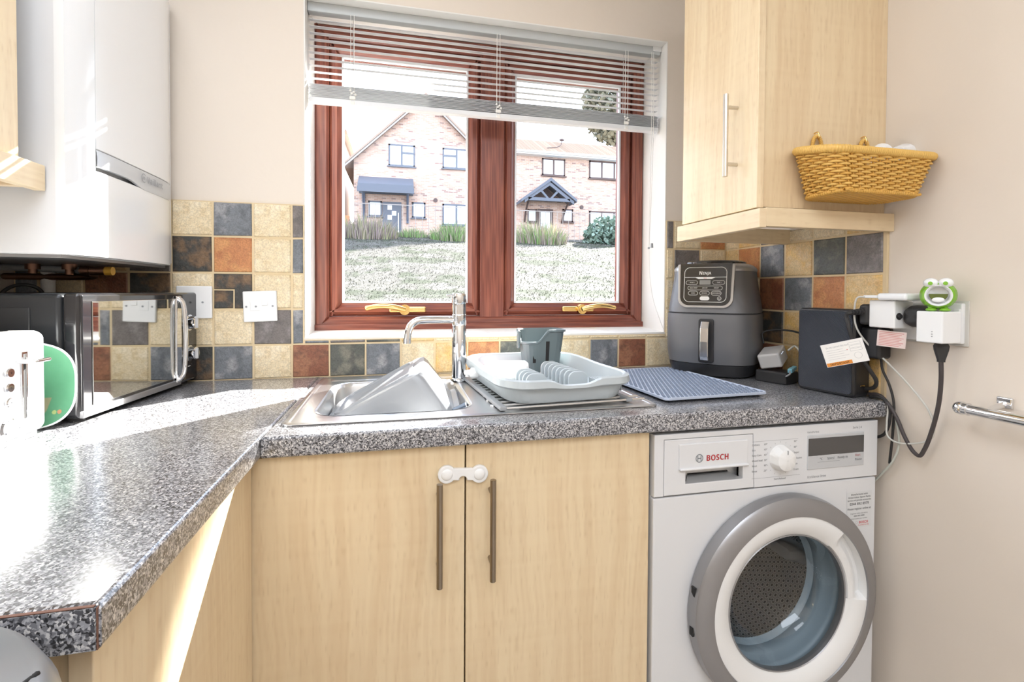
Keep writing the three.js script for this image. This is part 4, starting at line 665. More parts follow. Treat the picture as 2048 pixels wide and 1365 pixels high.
{
  const C_ = (n, l, pts, r, m) => tag(obj(n, tube(pts, r, pts.length * 12, 8), m), l, 'cable');
  const grey = mat({ color: C(0.055, 0.045, 0.045), roughness: 0.55 }), white = mat({ color: C(0.62, 0.61, 0.56), roughness: 0.5 });
  const pl = thing('power_lead', 'thick dark lead hanging in a deep loop below the white box adapter', 'cable');
  obj('lead_plug', loft([rr(0.020, 0.014, 0.004, 0), rr(0.026, 0.016, 0.005, -0.006), rr(0.024, 0.016, 0.005, -0.014), rr(0.013, 0.012, 0.004, -0.036), rr(0.013, 0.012, 0.004, -0.040)].reverse(), true, true).rotateY(-0.6).translate(0.994, 1.063, 0.748), M.rubber, pl);
  obj('lead', tube([[0.994, 1.025, 0.748], [0.998, 0.985, 0.746], [1.004, 0.93, 0.738], [1.010, 0.87, 0.722], [1.012, 0.822, 0.706], [1.012, 0.803, 0.695], [1.012, 0.808, 0.682], [1.010, 0.836, 0.664], [1.010, 0.876, 0.644], [1.010, 0.906, 0.622], [1.012, 0.920, 0.600], [1.016, 0.9165, 0.570]], 0.0042, 140, 10), grey, pl);
  C_('charging_cable', 'thin white charging cable draped from the flat charger down the wall', [[0.955, 1.160, 0.606], [0.950, 1.158, 0.592], [0.955, 1.13, 0.580], [0.965, 1.085, 0.577], [0.985, 1.045, 0.590], [1.005, 1.000, 0.628], [1.014, 0.948, 0.678], [1.016, 0.905, 0.712], [1.016, 0.870, 0.722], [1.014, 0.846, 0.715], [1.010, 0.829, 0.688], [1.008, 0.819, 0.645], [1.008, 0.828, 0.625], [1.008, 0.860, 0.6225], [1.010, 0.900, 0.6225], [1.012, 0.918, 0.606], [1.014, 0.9125, 0.575]], 0.0021, white);
  C_('plug_cable', 'thin black cable dropping from the middle plug behind the worktop', [[0.980, 1.116, 0.655], [0.978, 1.112, 0.638], [0.985, 1.096, 0.622], [0.996, 1.06, 0.6115], [1.006, 1.02, 0.6065], [1.012, 0.985, 0.606], [1.016, 0.950, 0.620], [1.018, 0.910, 0.630], [1.020, 0.84, 0.628], [1.022, 0.76, 0.62]], 0.0028, M.rubber);
  C_('router_cable', 'black cable with a paper tag curving round the router', [[0.946, 1.121, 0.580], [0.938, 1.117, 0.575], [0.928, 1.100, 0.586], [0.930, 1.070, 0.593], [0.945, 1.030, 0.598], [0.975, 0.985, 0.604], [0.998, 0.955, 0.603], [1.005, 0.938, 0.592], [1.004, 0.930, 0.572]], 0.0046, M.rubber);
  C_('white_loop_cable', 'white cable looping out past the worktop end and down beside the washing machine', [[1.016, 0.9105, 0.585], [1.018, 0.914, 0.606], [1.018, 0.896, 0.626], [1.016, 0.859, 0.641], [1.015, 0.814, 0.647], [1.016, 0.772, 0.634], [1.018, 0.73, 0.606], [1.020, 0.69, 0.575]], 0.0026, mat({ color: C(0.52, 0.54, 0.48), roughness: 0.5 }));
  C_('black_loop_cable', 'short black cable loop hanging at the worktop end by the washing machine', [[1.008, 0.9115, 0.580], [1.008, 0.916, 0.604], [1.010, 0.905, 0.6235], [1.012, 0.864, 0.626], [1.014, 0.828, 0.612], [1.016, 0.812, 0.585], [1.018, 0.81, 0.56]], 0.0034, M.rubber);
  const tagM = (w, h, draw) => { const c = decal(w, h, 5000, draw); c.m.transparent = false; return c.m; };
  const t1 = thing('cable_tag', 'white paper tag with an orange strip on the router cable', 'tag', [0.905, 1.026, 0.600], -0.86); t1.rotation.set(0, -0.88, 0.30);
  obj('paper', [new THREE.BoxGeometry(0.086, 0.055, 0.0007)], M.whitePlastic, t1);
  obj('print', new THREE.PlaneGeometry(0.084, 0.053).translate(0, 0, 0.0006), tagM(0.084, 0.053, (g, W_, H_) => { g.fillStyle = '#eceae6'; g.fillRect(0, 0, W_, H_); g.fillStyle = '#d98a34'; g.fillRect(0, H_ * 0.84, W_ * 0.62, H_ * 0.16); g.fillStyle = '#5a3a14'; g.font = `bold ${Math.round(H_ * 0.13)}px sans-serif`; g.fillText('IMPORTANT', W_ * 0.08, H_ * 0.965); g.fillStyle = '#9a9a9c'; g.font = `${Math.round(H_ * 0.11)}px sans-serif`; g.fillText('Do not connect this lead', W_ * 0.10, H_ * 0.2, W_ * 0.55); for (let i = 0; i < 5; i++) g.fillRect(W_ * 0.08, H_ * (0.3 + i * 0.1), W_ * (0.42 + 0.1 * (i % 2)), 2); g.strokeStyle = '#9a9a9c'; g.lineWidth = 2; for (let i = 0; i < 3; i++) g.strokeRect(W_ * 0.66, H_ * (0.10 + i * 0.14), W_ * 0.28, H_ * 0.10); g.beginPath(); g.arc(W_ * 0.80, H_ * 0.70, H_ * 0.14, 0, 7); g.stroke(); g.fillStyle = '#c03a34'; g.fillRect(W_ * 0.58, H_ * 0.36, 8, 8); }), t1);
  const t2 = thing('cable_tag', 'pale pink printed tag on the thin black plug cable', 'tag', [0.985, 1.062, 0.648], -0.9); t2.rotation.set(0, -1.2, -0.06);
  obj('paper', new THREE.BoxGeometry(0.056, 0.038, 0.0007), mat({ color: C(0.72, 0.62, 0.58), roughness: 0.7 }), t2);
  obj('print', new THREE.PlaneGeometry(0.055, 0.037).translate(0, 0, 0.0006), tagM(0.055, 0.037, (g, W_, H_) => { g.fillStyle = '#e6d2cc'; g.fillRect(0, 0, W_, H_); g.fillStyle = '#d39490'; for (let i = 0; i < 9; i++) g.fillRect(W_ * 0.06, H_ * (0.08 + i * 0.1), W_ * (0.86 - 0.07 * (i % 3)), H_ * 0.045); }), t2);
  const rail = thing('towel_rail', 'chrome tubular towel rail on the right wall', 'rail', [0.985, 0.936, 0]);
  obj('tube', cyl(0.0105, 0.62, 0, 0, 1.108, 'z', 28), M.chrome, rail);
  obj('end_ball', [ball(0.0138, 0, 0, 0.7935), cyl(0.0125, 0.008, 0, 0, 0.803, 'z', 24)], M.chrome, rail);
  for (const z of [0.838, 1.36]) obj('wall_bracket', [bx(0.043, XR - 0.985, 0.008, 0.030, z - 0.013, z + 0.013, 0.003), tube([[0.044, 0.016, z], [0.02, 0.010, z], [0.0, 0.004, z]], 0.006, 16, 10)], M.chrome, rail);
}

/* ------------------------------------------------------------------ left side: sockets, boiler, microwave, toaster, plate, bin */
{
  const s = thing('switched_spur', 'white switched fuse plate, slightly crooked, beside the window', 'switch', [-0.522, 1.121, 0.007]); s.rotation.z = 0.035;
  obj('plate', bx(-0.045, 0.045, -0.0445, 0.0445, 0, 0.009, 0.003, 3), M.whitePlastic, s);
  obj('switch_rocker', bx(0.005, 0.021, 0.001, 0.018, 0.008, 0.012, 0.0015).rotateX(-0.12), M.whitePlastic, s);
  obj('fuse_holder', bx(-0.026, 0.000, -0.012, 0.016, 0.008, 0.0098, 0.001), M.whitePlastic, s);
  for (const x of [-0.036, 0.034, -0.0105]) obj('screw', cyl(0.0028, 0.002, x, 0.0, 0.0095, 'z', 12), M.greyPlastic, s);
  const b = thing('socket_plate', 'white socket plate partly hidden behind the microwave', 'socket', [-0.692, 1.133, 0.007]);
  obj('plate', bx(-0.045, 0.045, -0.046, 0.046, 0, 0.009, 0.003, 3), M.whitePlastic, b);
  for (const x of [-0.03, 0.022]) obj('screw', cyl(0.0028, 0.002, x, 0.0, 0.0095, 'z', 12), M.greyPlastic, b);
  obj('socket_face', bx(-0.018, 0.008, -0.02, 0.016, 0.008, 0.0095, 0.001), M.whitePlastic, b);
}
{ // boiler
  const b = thing('boiler', 'white wall mounted gas boiler above the microwave', 'boiler');
  const front = (z) => -0.7255 - 0.022 * Math.pow(Math.abs((z - 0.235) / 0.215), 5);
  const plan = (za, zb, n, depth) => { const p = []; for (let i = 0; i <= n; i++) { const z = za + (zb - za) * i / n; p.push([front(z), z]); } for (let i = n; i >= 0; i--) { const z = za + (zb - za) * i / n; p.push([front(z) - depth, z]); } return poly(p.map(([x, z]) => [x, -z])); };
  const vert = (za, zb, y0, y1, n = 24, depth = 0.016) => crease(ext(plan(za, zb, n, depth), y1 - y0, 0.0012, 1).rotateX(-Math.PI / 2).translate(0, y0, 0), 30);
  obj('casing', [bx(XL, -0.755, 1.2345, 1.955, 0.014, 0.449, 0.004), bx(-0.76, -0.745, 1.24, 1.95, 0.02, 0.44, 0.001)], M.enamel, b);
  obj('front_corner', vert(0.388, 0.4495, 1.2345, 1.955, 8), M.whiteGloss, b);
  obj('upper_cover', vert(0.0135, 0.3865, 1.4535, 1.955), M.whiteGloss, b);
  obj('lower_flap', vert(0.0135, 0.3865, 1.2345, 1.409), M.whiteGloss, b);
  { // brand bar with a scooped lower edge
    const n = 30, pos = [], idx = []; for (let i = 0; i <= n; i++) { const z = 0.0135 + (0.3865 - 0.0135) * i / n, yb = 1.4115 + 0.012 * sst(0.28, 0.2, z) * sst(0.02, 0.09, z) * -1 + 0.006; [[front(z) - 0.003, yb], [front(z) + 0.0015, yb + 0.001], [front(z) + 0.002, yb + 0.018], [front(z), 1.4515], [front(z) - 0.003, 1.4515]].forEach(([x, y]) => pos.push(x, y, z)); }
    for (let i = 0; i < n; i++) for (let k = 0; k < 4; k++) { const a = i * 5 + k, c = a + 5; idx.push(a, c, a + 1, a + 1, c, c + 1); }
    const g = new THREE.BufferGeometry(); g.setAttribute('position', new THREE.Float32BufferAttribute(pos, 3)); g.setIndex(idx); g.computeVertexNormals();
    const bar = obj('brand_bar', crease(g, 30), mat({ color: C(0.60, 0.62, 0.64), metalness: 0.3, roughness: 0.35 }), b, 'pale silver bar with lettering');
    const d = decal(0.125, 0.026, 6000, (q, W_, H_) => { q.strokeStyle = '#9fa3a8'; q.fillStyle = '#9fa3a8'; q.lineWidth = H_ * 0.09; q.beginPath(); q.arc(H_ * 0.55, H_ * 0.5, H_ * 0.38, 0.9, 5.6); q.stroke(); q.beginPath(); q.arc(H_ * 0.6, H_ * 0.5, H_ * 0.16, 0, 7); q.fill(); q.font = `bold ${Math.round(H_ * 0.8)}px sans-serif`; q.textBaseline = 'middle'; q.fillText('Vaillant', H_ * 1.15, H_ * 0.53, W_ - H_ * 1.2); });
    obj('brand_lettering', d.g.rotateY(Math.PI / 2).translate(-0.7215, 1.4335, 0.168), d.m, bar);
  }
  obj('underside', bx(XL, -0.76, 1.228, 1.235, 0.02, 0.44, 0.001), M.silver, b);
  for (const [x, z, l] of [[-0.90, 0.17, 0.032], [-0.98, 0.16, 0.03], [-1.04, 0.20, 0.03]]) obj('connection', [cyl(0.008, l, x, 1.235 - l / 2, z, 'y', 14), cyl(0.014, 0.014, x, 1.222, z, 'y', 6)], M.copper, b);
  obj('valve', [cyl(0.011, 0.03, -0.83, 1.212, 0.19, 'x', 14), cyl(0.013, 0.018, -0.855, 1.212, 0.19, 'x', 6)], M.copper, b, 'tarnished isolating valve');
  obj('valve_cap', cyl(0.0105, 0.016, -0.808, 1.212, 0.19, 'x', 14), mat({ color: C(0.75, 0.42, 0.06), roughness: 0.4 }), b, 'yellow valve cap');
  const pp = (l, pts, r, m) => tag(obj('pipe', tube(pts, r, pts.length * 10, 12), m), l, 'pipe');
  pp('tarnished copper pipe running along the wall under the boiler', [[-1.10, 1.20, 0.06], [-0.95, 1.20, 0.06], [-0.90, 1.202, 0.075], [-0.90, 1.21, 0.12]], 0.0085, M.copper);
  pp('white waste pipe dropping from the boiler behind the microwave', [[-1.015, 1.23, 0.05], [-1.015, 1.0, 0.05], [-1.015, 0.93, 0.05]], 0.0145, M.whitePlastic);
  pp('grey ribbed flexible hose close under the boiler', [[-1.10, 1.221, 0.15], [-0.98, 1.218, 0.145], [-0.90, 1.2135, 0.15], [-0.868, 1.213, 0.18]], 0.008, M.greyPlastic);
  tag(obj('appliance_lead', tube([[-1.03, 1.12, 0.20], [-1.015, 1.165, 0.19], [-0.992, 1.178, 0.175], [-0.968, 1.168, 0.16], [-0.955, 1.11, 0.15], [-0.955, 1.0, 0.012]].slice(0, 5), 0.0042, 50, 8), M.rubber), 'black lead arching above the top of the microwave', 'cable');
}
{ // microwave
  const m = thing('microwave', 'black microwave oven with a mirrored door under the boiler', 'microwave', [-0.7035, WT, 0.232], -0.09);
  const Z = 0.2215, d = -0.345;
  obj('casing', bx(d, -0.034, 0.012, 0.2515, -Z, Z, 0.010, 4), mat({ color: C(0.03, 0.032, 0.035), roughness: 0.24, metalness: 0.3 }), m);
  obj('side_panel', bx(d + 0.05, -0.085, 0.045, 0.225, Z - 0.002, Z + 0.0025, 0.012, 4), mat({ color: C(0.035, 0.037, 0.04), roughness: 0.26, metalness: 0.3 }), m);
  obj('front_frame', bx(-0.032, -0.002, 0.010, 0.2525, -Z - 0.001, Z + 0.001, 0.008, 4), M.blackGloss, m);
  const door = obj('door', bx(-0.010, 0.000, 0.014, 0.249, -0.128, Z - 0.004, 0.003, 3), M.blackGloss, m);
  obj('mirror_glass', bx(-0.002, 0.0018, 0.030, 0.236, -0.120, Z - 0.030, 0.001), mat({ color: C(0.62, 0.63, 0.62), metalness: 1, roughness: 0.035 }), door, 'mirrored door glass');
  const hc = new THREE.CatmullRomCurve3([V(0.001, 0.022, -0.112), V(0.012, 0.034, -0.116), V(0.017, 0.08, -0.119), V(0.018, 0.13, -0.120), V(0.017, 0.18, -0.119), V(0.012, 0.228, -0.116), V(0.001, 0.240, -0.112)]);
  obj('door_handle', [sweep(hc, 50, () => 0.0055, 10), bx(0.001, 0.0045, 0.018, 0.243, -0.128, -0.104, 0.002)], M.chrome, door, 'bowed chrome door handle');
  obj('bottom_trim', bx(-0.006, 0.0025, 0.010, 0.024, -0.128, Z - 0.002, 0.002), M.silver, door);
  for (const y of [0.170, 0.086]) { const k = obj('knob', latheC([[0.022, 0], [0.022, 0.003], [0.0185, 0.005], [0.0175, 0.018], [0.015, 0.020], [0.001, 0.020]], 32).rotateZ(-Math.PI / 2).translate(-0.002, y, -0.176), M.chrome, m, 'chrome control knob'); obj('knob_grip', bx(0.017, 0.022, y - 0.015, y + 0.015, -0.1785, -0.1735, 0.0015), M.silverPale, k); }
  obj('mark', bx(-0.0022, -0.0014, 0.050, 0.052, -0.182, -0.170, 0.0003), M.whitePlastic, m);
  for (const [x, z] of [[-0.03, 0.19], [-0.03, -0.19], [-0.31, 0.19], [-0.31, -0.19]]) obj('foot', cyl(0.014, 0.013, x, 0.0065, z, 'y', 16), M.rubber, m);
}
{ // toaster
  const t = thing('toaster', 'glossy white toaster with chrome lever and buttons on the left worktop', 'toaster', [-0.742, WT, 0.607]);
  obj('shell', bx(-0.30, 0, 0.010, 0.187, -0.098, 0.098, 0.016, 5), M.whiteGloss, t);
  obj('slot_plate', [bx(-0.27, -0.03, 0.186, 0.189, -0.055, -0.02, 0.001), bx(-0.27, -0.03, 0.186, 0.189, 0.02, 0.055, 0.001)], M.chrome, t);
  obj('lever_track', [bx(-0.001, 0.002, 0.040, 0.152, -0.047, -0.043, 0.001), bx(-0.001, 0.002, 0.040, 0.152, -0.037, -0.033, 0.001), bx(-0.001, 0.002, 0.150, 0.155, -0.047, -0.033, 0.001)], M.chrome, t);
  obj('track_slot', bx(-0.002, 0.001, 0.042, 0.150, -0.043, -0.037, 0.0005), M.darkGap, t);
  obj('lever', [bx(0.0, 0.030, 0.136, 0.143, -0.058, -0.022, 0.003), cyl(0.003, 0.02, 0.008, 0.139, -0.040, 'x', 10)], M.chrome, t);
  for (let i = 0; i < 3; i++) obj('button', [latheC([[0.0085, 0], [0.0085, 0.003], [0.007, 0.005], [0.001, 0.005]], 20).rotateZ(-Math.PI / 2).translate(0, 0.124 - i * 0.024, -0.006)], M.chrome, t);
  obj('dial', latheC([[0.017, 0], [0.017, 0.004], [0.013, 0.006], [0.012, 0.018], [0.001, 0.019]], 28).rotateZ(-Math.PI / 2).translate(0, 0.036, 0.0), M.chrome, t);
  obj('base', bx(-0.29, -0.012, 0, 0.012, -0.09, 0.09, 0.003), M.greyPlastic, t);
}
{ // green plate on its edge between toaster and microwave
  const p = thing('plate', 'green plate with a pale rim propped on edge between toaster and microwave', 'plate', [-0.808, WT + 0.081, 0.478]); p.rotation.set(-0.03, 0.16, 0);
  const n = 72, sq = (r, z) => Array.from({ length: n }, (_, i) => { const a = -i / n * Math.PI * 2, c = Math.cos(a), s = Math.sin(a); return [Math.sign(c) * Math.pow(Math.abs(c), 0.72) * r * 1.08, Math.sign(s) * Math.pow(Math.abs(s), 0.72) * r, z]; });
  const print = tex(256, 256, (u, v) => { let c = mix([0.055, 0.175, 0.095], [0.085, 0.235, 0.135], fbm(N1, u, v, 5, 4)); const dx = (u - 0.60) / 0.14, dy = (v - 0.27) / 0.13; const k = dx * dx + dy * dy; if (k < 1 || (Math.abs(u - 0.72 - (v - 0.30) * 0.3) < 0.035 && v > 0.22 && v < 0.36)) c = mix([0.30, 0.28, 0.19], [0.22, 0.20, 0.12], Math.min(1, k)); if (Math.hypot(u - 0.80, v - 0.20) < 0.022) c = [0.30, 0.36, 0.14]; if (Math.hypot(u - 0.85, v - 0.205) < 0.022) c = [0.36, 0.17, 0.10]; return c; }, 0.172);
  const face = loft([sq(0.079, 0.006), sq(0.074, 0.004), sq(0.060, -0.004), sq(0.03, -0.0055)], false, true, 60); { const q = face.attributes.position, uv = new Float32Array(q.count * 2); for (let i = 0; i < q.count; i++) { uv[i * 2] = q.getX(i) + 0.086; uv[i * 2 + 1] = q.getY(i) + 0.086; } face.setAttribute('uv', new THREE.BufferAttribute(uv, 2)); }
  obj('printed_face', face, mat({ map: print, roughness: 0.3 }), p);
  obj('rim', loft([sq(0.058, -0.008), sq(0.0795, 0.003), sq(0.0815, 0.006), sq(0.0805, 0.0085), sq(0.0785, 0.0065)], true, false, 50), M.whiteGloss, p, 'pale cream rim and back');
}
{ // round lidded bin at the end of the left worktop
  const b = thing('pedal_bin', 'grey domed bin lid at the end of the left worktop', 'bin', [-0.480, 0, 1.266]); b.scale.y = 0.987;
  const g1 = mat({ color: C(0.33, 0.35, 0.37), metalness: 0.55, roughness: 0.3 });
  obj('body', latheC([[0.001, 0], [0.163, 0], [0.166, 0.01], [0.166, 0.872], [0.163, 0.876]], 64), g1, b);
  const dome = [[0.166, 0.878], [0.1705, 0.882], [0.1715, 0.905], [0.1690, 0.924], [0.1625, 0.9375], [0.155, 0.9435], [0.151, 0.9440], [0.144, 0.9495], [0.110, 0.9580], [0.05, 0.9645], [0.001, 0.9660]];
  const at = (r) => { for (let i = 0; i < dome.length - 1; i++) { const [r0, y0] = dome[i], [r1, y1] = dome[i + 1]; if (i > 1 && r <= r0 && r >= r1) return y0 + (y1 - y0) * (r0 - r) / (r0 - r1); } return 0.9; };
  obj('lid', latheC(dome, 72, 50), g1, b);
  obj('lid_slit', sweep(new THREE.CatmullRomCurve3(Array.from({ length: 15 }, (_, i) => { const z = (i / 14 - 0.5) * 0.166, x = 0.134; return V(x, at(Math.hypot(x, z)) - 0.0003, z); })), 60, () => 0.0017, 6), M.darkGap, b);
}
/* ------------------------------------------------------------------ unseen fill panels added on the ceiling to brighten the room */
for (const [x, z, hw, hd, k, l] of [[-0.42, 0.98, 0.45, 0.40, 0.75, 'unseen fill panel added on the ceiling nearer the window'], [-0.15, 2.55, 0.85, 0.65, 0.90, 'large unseen fill panel added on the ceiling at the rear']]) {
  const t = thing('added_fill_panel', l, 'added_fill', [x, CEIL, z]), e = 0.05;
  for (const [a, b, c, d] of [[-hw - e, hw + e, -hd - e, -hd], [-hw - e, hw + e, hd, hd + e], [-hw - e, -hw, -hd, hd], [hw, hw + e, -hd, hd]]) obj('frame', bx(a, b, -0.02, 0, c, d, 0.002), M.whitePlastic, t);
  obj('fill_diffuser', bx(-hw, hw, -0.015, -0.006, -hd, hd, 0), mat({ color: C(0.8, 0.8, 0.8), emissive: C(0.93, 1, 1.1), emissiveIntensity: 1.2 }), t);
  const a = new THREE.RectAreaLight(new THREE.Color(0.93, 1.0, 1.11), FILL * k, hw * 2, hd * 2); a.position.set(x, CEIL - 0.022, z); a.lookAt(x, 0, z); scene.add(a);
}

/* ------------------------------------------------------------------ outside */
const brick = tex(1024, 1024, (u, v) => { const bw = 0.225, bh = 0.075, S = 2.25; const y = v * S, r = Math.floor(y / bh), x = u * S + (r % 2) * bw / 2, c = Math.floor(x / bw), fx = (x / bw - c), fy = (y / bh - r); const mort = fx < 0.045 || fy < 0.13; if (mort) return [0.60, 0.56, 0.51]; const h = N1((c % 10) * 1.37 + 5, (r % 30) * 1.91 + 3, 251), h2 = N2((c % 10) * 2.1, (r % 30) * 1.3, 251); let q = mix([0.48, 0.295, 0.225], [0.62, 0.44, 0.355], h); if (h2 > 0.78) q = mix(q, [0.24, 0.15, 0.14], 0.7); const g = 0.88 + 0.24 * N3(u * 260, v * 260, 260); return q.map((k) => k * g); }, 2.25);
const X = {
  brick: mat({ map: brick, roughness: 0.9 }), slateGrey: mat({ color: C(0.115, 0.13, 0.165), roughness: 0.55 }), navy: mat({ color: C(0.10, 0.12, 0.17), roughness: 0.5 }), brown: mat({ color: C(0.10, 0.065, 0.06), roughness: 0.6 }),
  pane: mat({ color: C(0.72, 0.77, 0.86), roughness: 0.2 }), roof: mat({ color: C(0.34, 0.25, 0.20), roughness: 0.85 }), white: mat({ color: C(0.80, 0.80, 0.78), roughness: 0.6 }), render: mat({ color: C(0.82, 0.80, 0.76), roughness: 0.9 }), fence: mat({ color: C(0.50, 0.24, 0.11), roughness: 0.9 }),
  verge: mat({ color: C(0.36, 0.32, 0.30), roughness: 0.8 }),
};
const HZ = -22; // the house fronts
const groundY = (x, z) => { const t = sst(-4.6, -15.2, z) * 0.5 + Math.min(1, Math.max(0, (-4.6 - z) / 10.6)) * 0.5; return z > -4.6 ? 0.72 : 0.72 + 2.28 * t + 0.62 * sst(-15.2, -20.5, z) + 0.10 * (fbm(N1, (x + 40) / 80, (z + 60) / 80, 24, 3) - 0.5) * sst(-4.6, -6.5, z) * sst(-20, -17, z); };
{
  const g = new THREE.PlaneGeometry(70, 45, 140, 150).rotateX(-Math.PI / 2).translate(6, 0, -22.9), p = g.attributes.position;
  for (let i = 0; i < p.count; i++) p.setY(i, groundY(p.getX(i), p.getZ(i)));
  g.computeVertexNormals();
  struct('ground', uvm(g), phys({ roughness: 1, specularIntensity: 0.1, map: tex(512, 512, (u, v) => { const a = fbm(N1, u, v, 10, 5), b = N2(u * 160, v * 160, 160), c = fbm(N3, u, v, 6, 4); let q = mix([0.105, 0.098, 0.086], [0.062, 0.067, 0.048], sst(0.45, 0.68, c)); q = mix(q, [0.135, 0.126, 0.114], sst(0.5, 0.8, a) * 0.7); return q.map((k) => k * (0.6 + 0.8 * b)); }, 3.0) }));
}
{ // dry grass over the bank
  const blade = new THREE.BufferGeometry(); blade.setAttribute('position', new THREE.Float32BufferAttribute([-0.012, 0, 0, 0.012, 0, 0, 0.02, 0.10, 0.03, -0.012, 0, 0, 0.02, 0.10, 0.03, 0.012, 0, 0], 3)); blade.computeVertexNormals();
  const n = 48000, im = new THREE.InstancedMesh(blade, phys({ color: C(1, 1, 1), roughness: 1, specularIntensity: 0.1, side: THREE.DoubleSide }), n), d = new THREE.Object3D(), c = new THREE.Color(), r = rng(77);
  for (let i = 0; i < n; i++) { const z = -4.4 - Math.pow(r(), 0.8) * 11.6, hw = 0.35 * (1.6 - z), x = 0.34 * (1.5 - z) * 0.62 - 0.4 + (r() - 0.5) * (2.2 + (1.5 - z) * 0.62); d.position.set(x, groundY(x, z) - 0.01, z); d.rotation.set((r() - 0.5) * 1.2, r() * 6.28, (r() - 0.5) * 1.2); const s = 0.35 + r() * 0.5; d.scale.set(s * 0.9, s * 0.55, s); d.updateMatrix(); im.setMatrixAt(i, d.matrix);
    const green = sst(0.48, 0.62, fbm(N2, (x + 40) / 80, (z + 60) / 80, 30, 3)); const q = mix(mix([0.135, 0.126, 0.110], [0.080, 0.074, 0.066], r()), mix([0.062, 0.076, 0.040], [0.088, 0.099, 0.058], r()), green * 0.75); im.setColorAt(i, c.setRGB(...q)); }
  im.name = 'dry_grass'; im.castShadow = im.receiveShadow = true; im.userData = { kind: 'stuff', label: 'dry straw coloured grass covering the bank outside the window', category: 'grass' }; scene.add(im);
}
function clump(name, label, cat, x, z, w, h, n, cols, seed, group, leafy = false) {
  const r = rng(seed), pos = [], col = []; const y0 = groundY(x, z);
  for (let i = 0; i < n; i++) {
    const a = r() * 6.28, q = Math.sqrt(r()), bx_ = Math.cos(a) * q * w / 2, bz = Math.sin(a) * q * w * 0.42 + w * 0.1, gy = groundY(x + bx_, z + bz) - y0 - 0.03, hh = h * (0.45 + 0.55 * r()) * (1 - 0.55 * q * q), lean = (r() - 0.5) * 0.5 + bx_ * 0.35 / (w / 2), c = cols[Math.floor(r() * cols.length)];
    if (leafy) { const ly = gy + r() * h * (1 - 0.6 * q * q), s = 0.05 + r() * 0.05, t = r() * 6.28, v = r() * 1.5; const u = [Math.cos(t) * s, 0.3 * s, Math.sin(t) * s], e = [-Math.sin(t) * s * 0.5, Math.cos(v) * s, Math.cos(t) * s * 0.5]; for (const [k, l] of [[-1, 0], [0, -1], [1, 0], [-1, 0], [1, 0], [0, 1]]) { pos.push(bx_ + u[0] * k + e[0] * l, ly + u[1] * k + e[1] * l, bz + u[2] * k + e[2] * l); col.push(...c); } }
    else { const t = r() * 6.28, wd = 0.012 + r() * 0.01; const dx = Math.cos(t) * wd, dz = Math.sin(t) * wd, mx = bx_ + lean * hh * 0.35, tx = bx_ + lean * hh; const m_ = gy + hh * 0.6, t_ = gy + hh; pos.push(bx_ - dx, gy, bz - dz, bx_ + dx, gy, bz + dz, mx, m_, bz, mx, m_, bz, bx_ + dx, gy, bz + dz, mx + dx, m_, bz + dz, mx, m_, bz, mx + dx, m_, bz + dz, tx, t_, bz); for (let k = 0; k < 9; k++) col.push(...c); }
  }
  const g = new THREE.BufferGeometry(); g.setAttribute('position', new THREE.Float32BufferAttribute(pos, 3)); g.setAttribute('color', new THREE.Float32BufferAttribute(col, 3)); g.computeVertexNormals();
  const t = thing(name, label, cat, [x, y0, z], 0, group); obj('foliage', g, mat({ vertexColors: true, roughness: 0.85, side: THREE.DoubleSide }), t); return t;
}
const HEATH = [[0.26, 0.21, 0.18], [0.20, 0.22, 0.10], [0.28, 0.24, 0.16], [0.24, 0.18, 0.18]], GRN = [[0.12, 0.22, 0.06], [0.17, 0.27, 0.09], [0.24, 0.28, 0.14], [0.24, 0.2, 0.16]], BLU = [[0.15, 0.22, 0.17], [0.22, 0.29, 0.24], [0.11, 0.16, 0.12]];
clump('heather_clump', 'brownish heather clump at the far left of the bank outside', 'shrub', -1.15, -14.0, 1.9, 0.95, 900, HEATH, 201);
clump('heather_clump', 'green tufted clump on the bank in front of the brick house window', 'shrub', 1.55, -14.0, 1.5, 0.75, 800, GRN, 202);
clump('heather_clump', 'low green clump on the bank below the grey front door', 'shrub', 0.25, -14.6, 1.0, 0.45, 350, GRN, 203);
clump('heather_clump', 'long heather clump on the bank below the gabled porch', 'shrub', 4.3, -14.0, 1.9, 0.95, 1000, HEATH.concat(GRN), 204);
clump('grass_tuft', 'straw coloured grass tuft in front of the porch door', 'grass tuft', 5.1, -15.0, 0.6, 0.85, 260, [[0.56, 0.47, 0.28], [0.48, 0.38, 0.22]], 205);
clump('shrub', 'blue-green leafy shrub under the lower right window of the tiled house', 'shrub', 7.05, -14.6, 1.7, 1.05, 1500, BLU, 206, undefined, true);
clump('shrub', 'pale yellow-green climber at the corner of the brick house window', 'shrub', 2.38, -15.6, 0.5, 1.5, 420, [[0.50, 0.52, 0.30], [0.36, 0.42, 0.18]], 207, undefined, true);
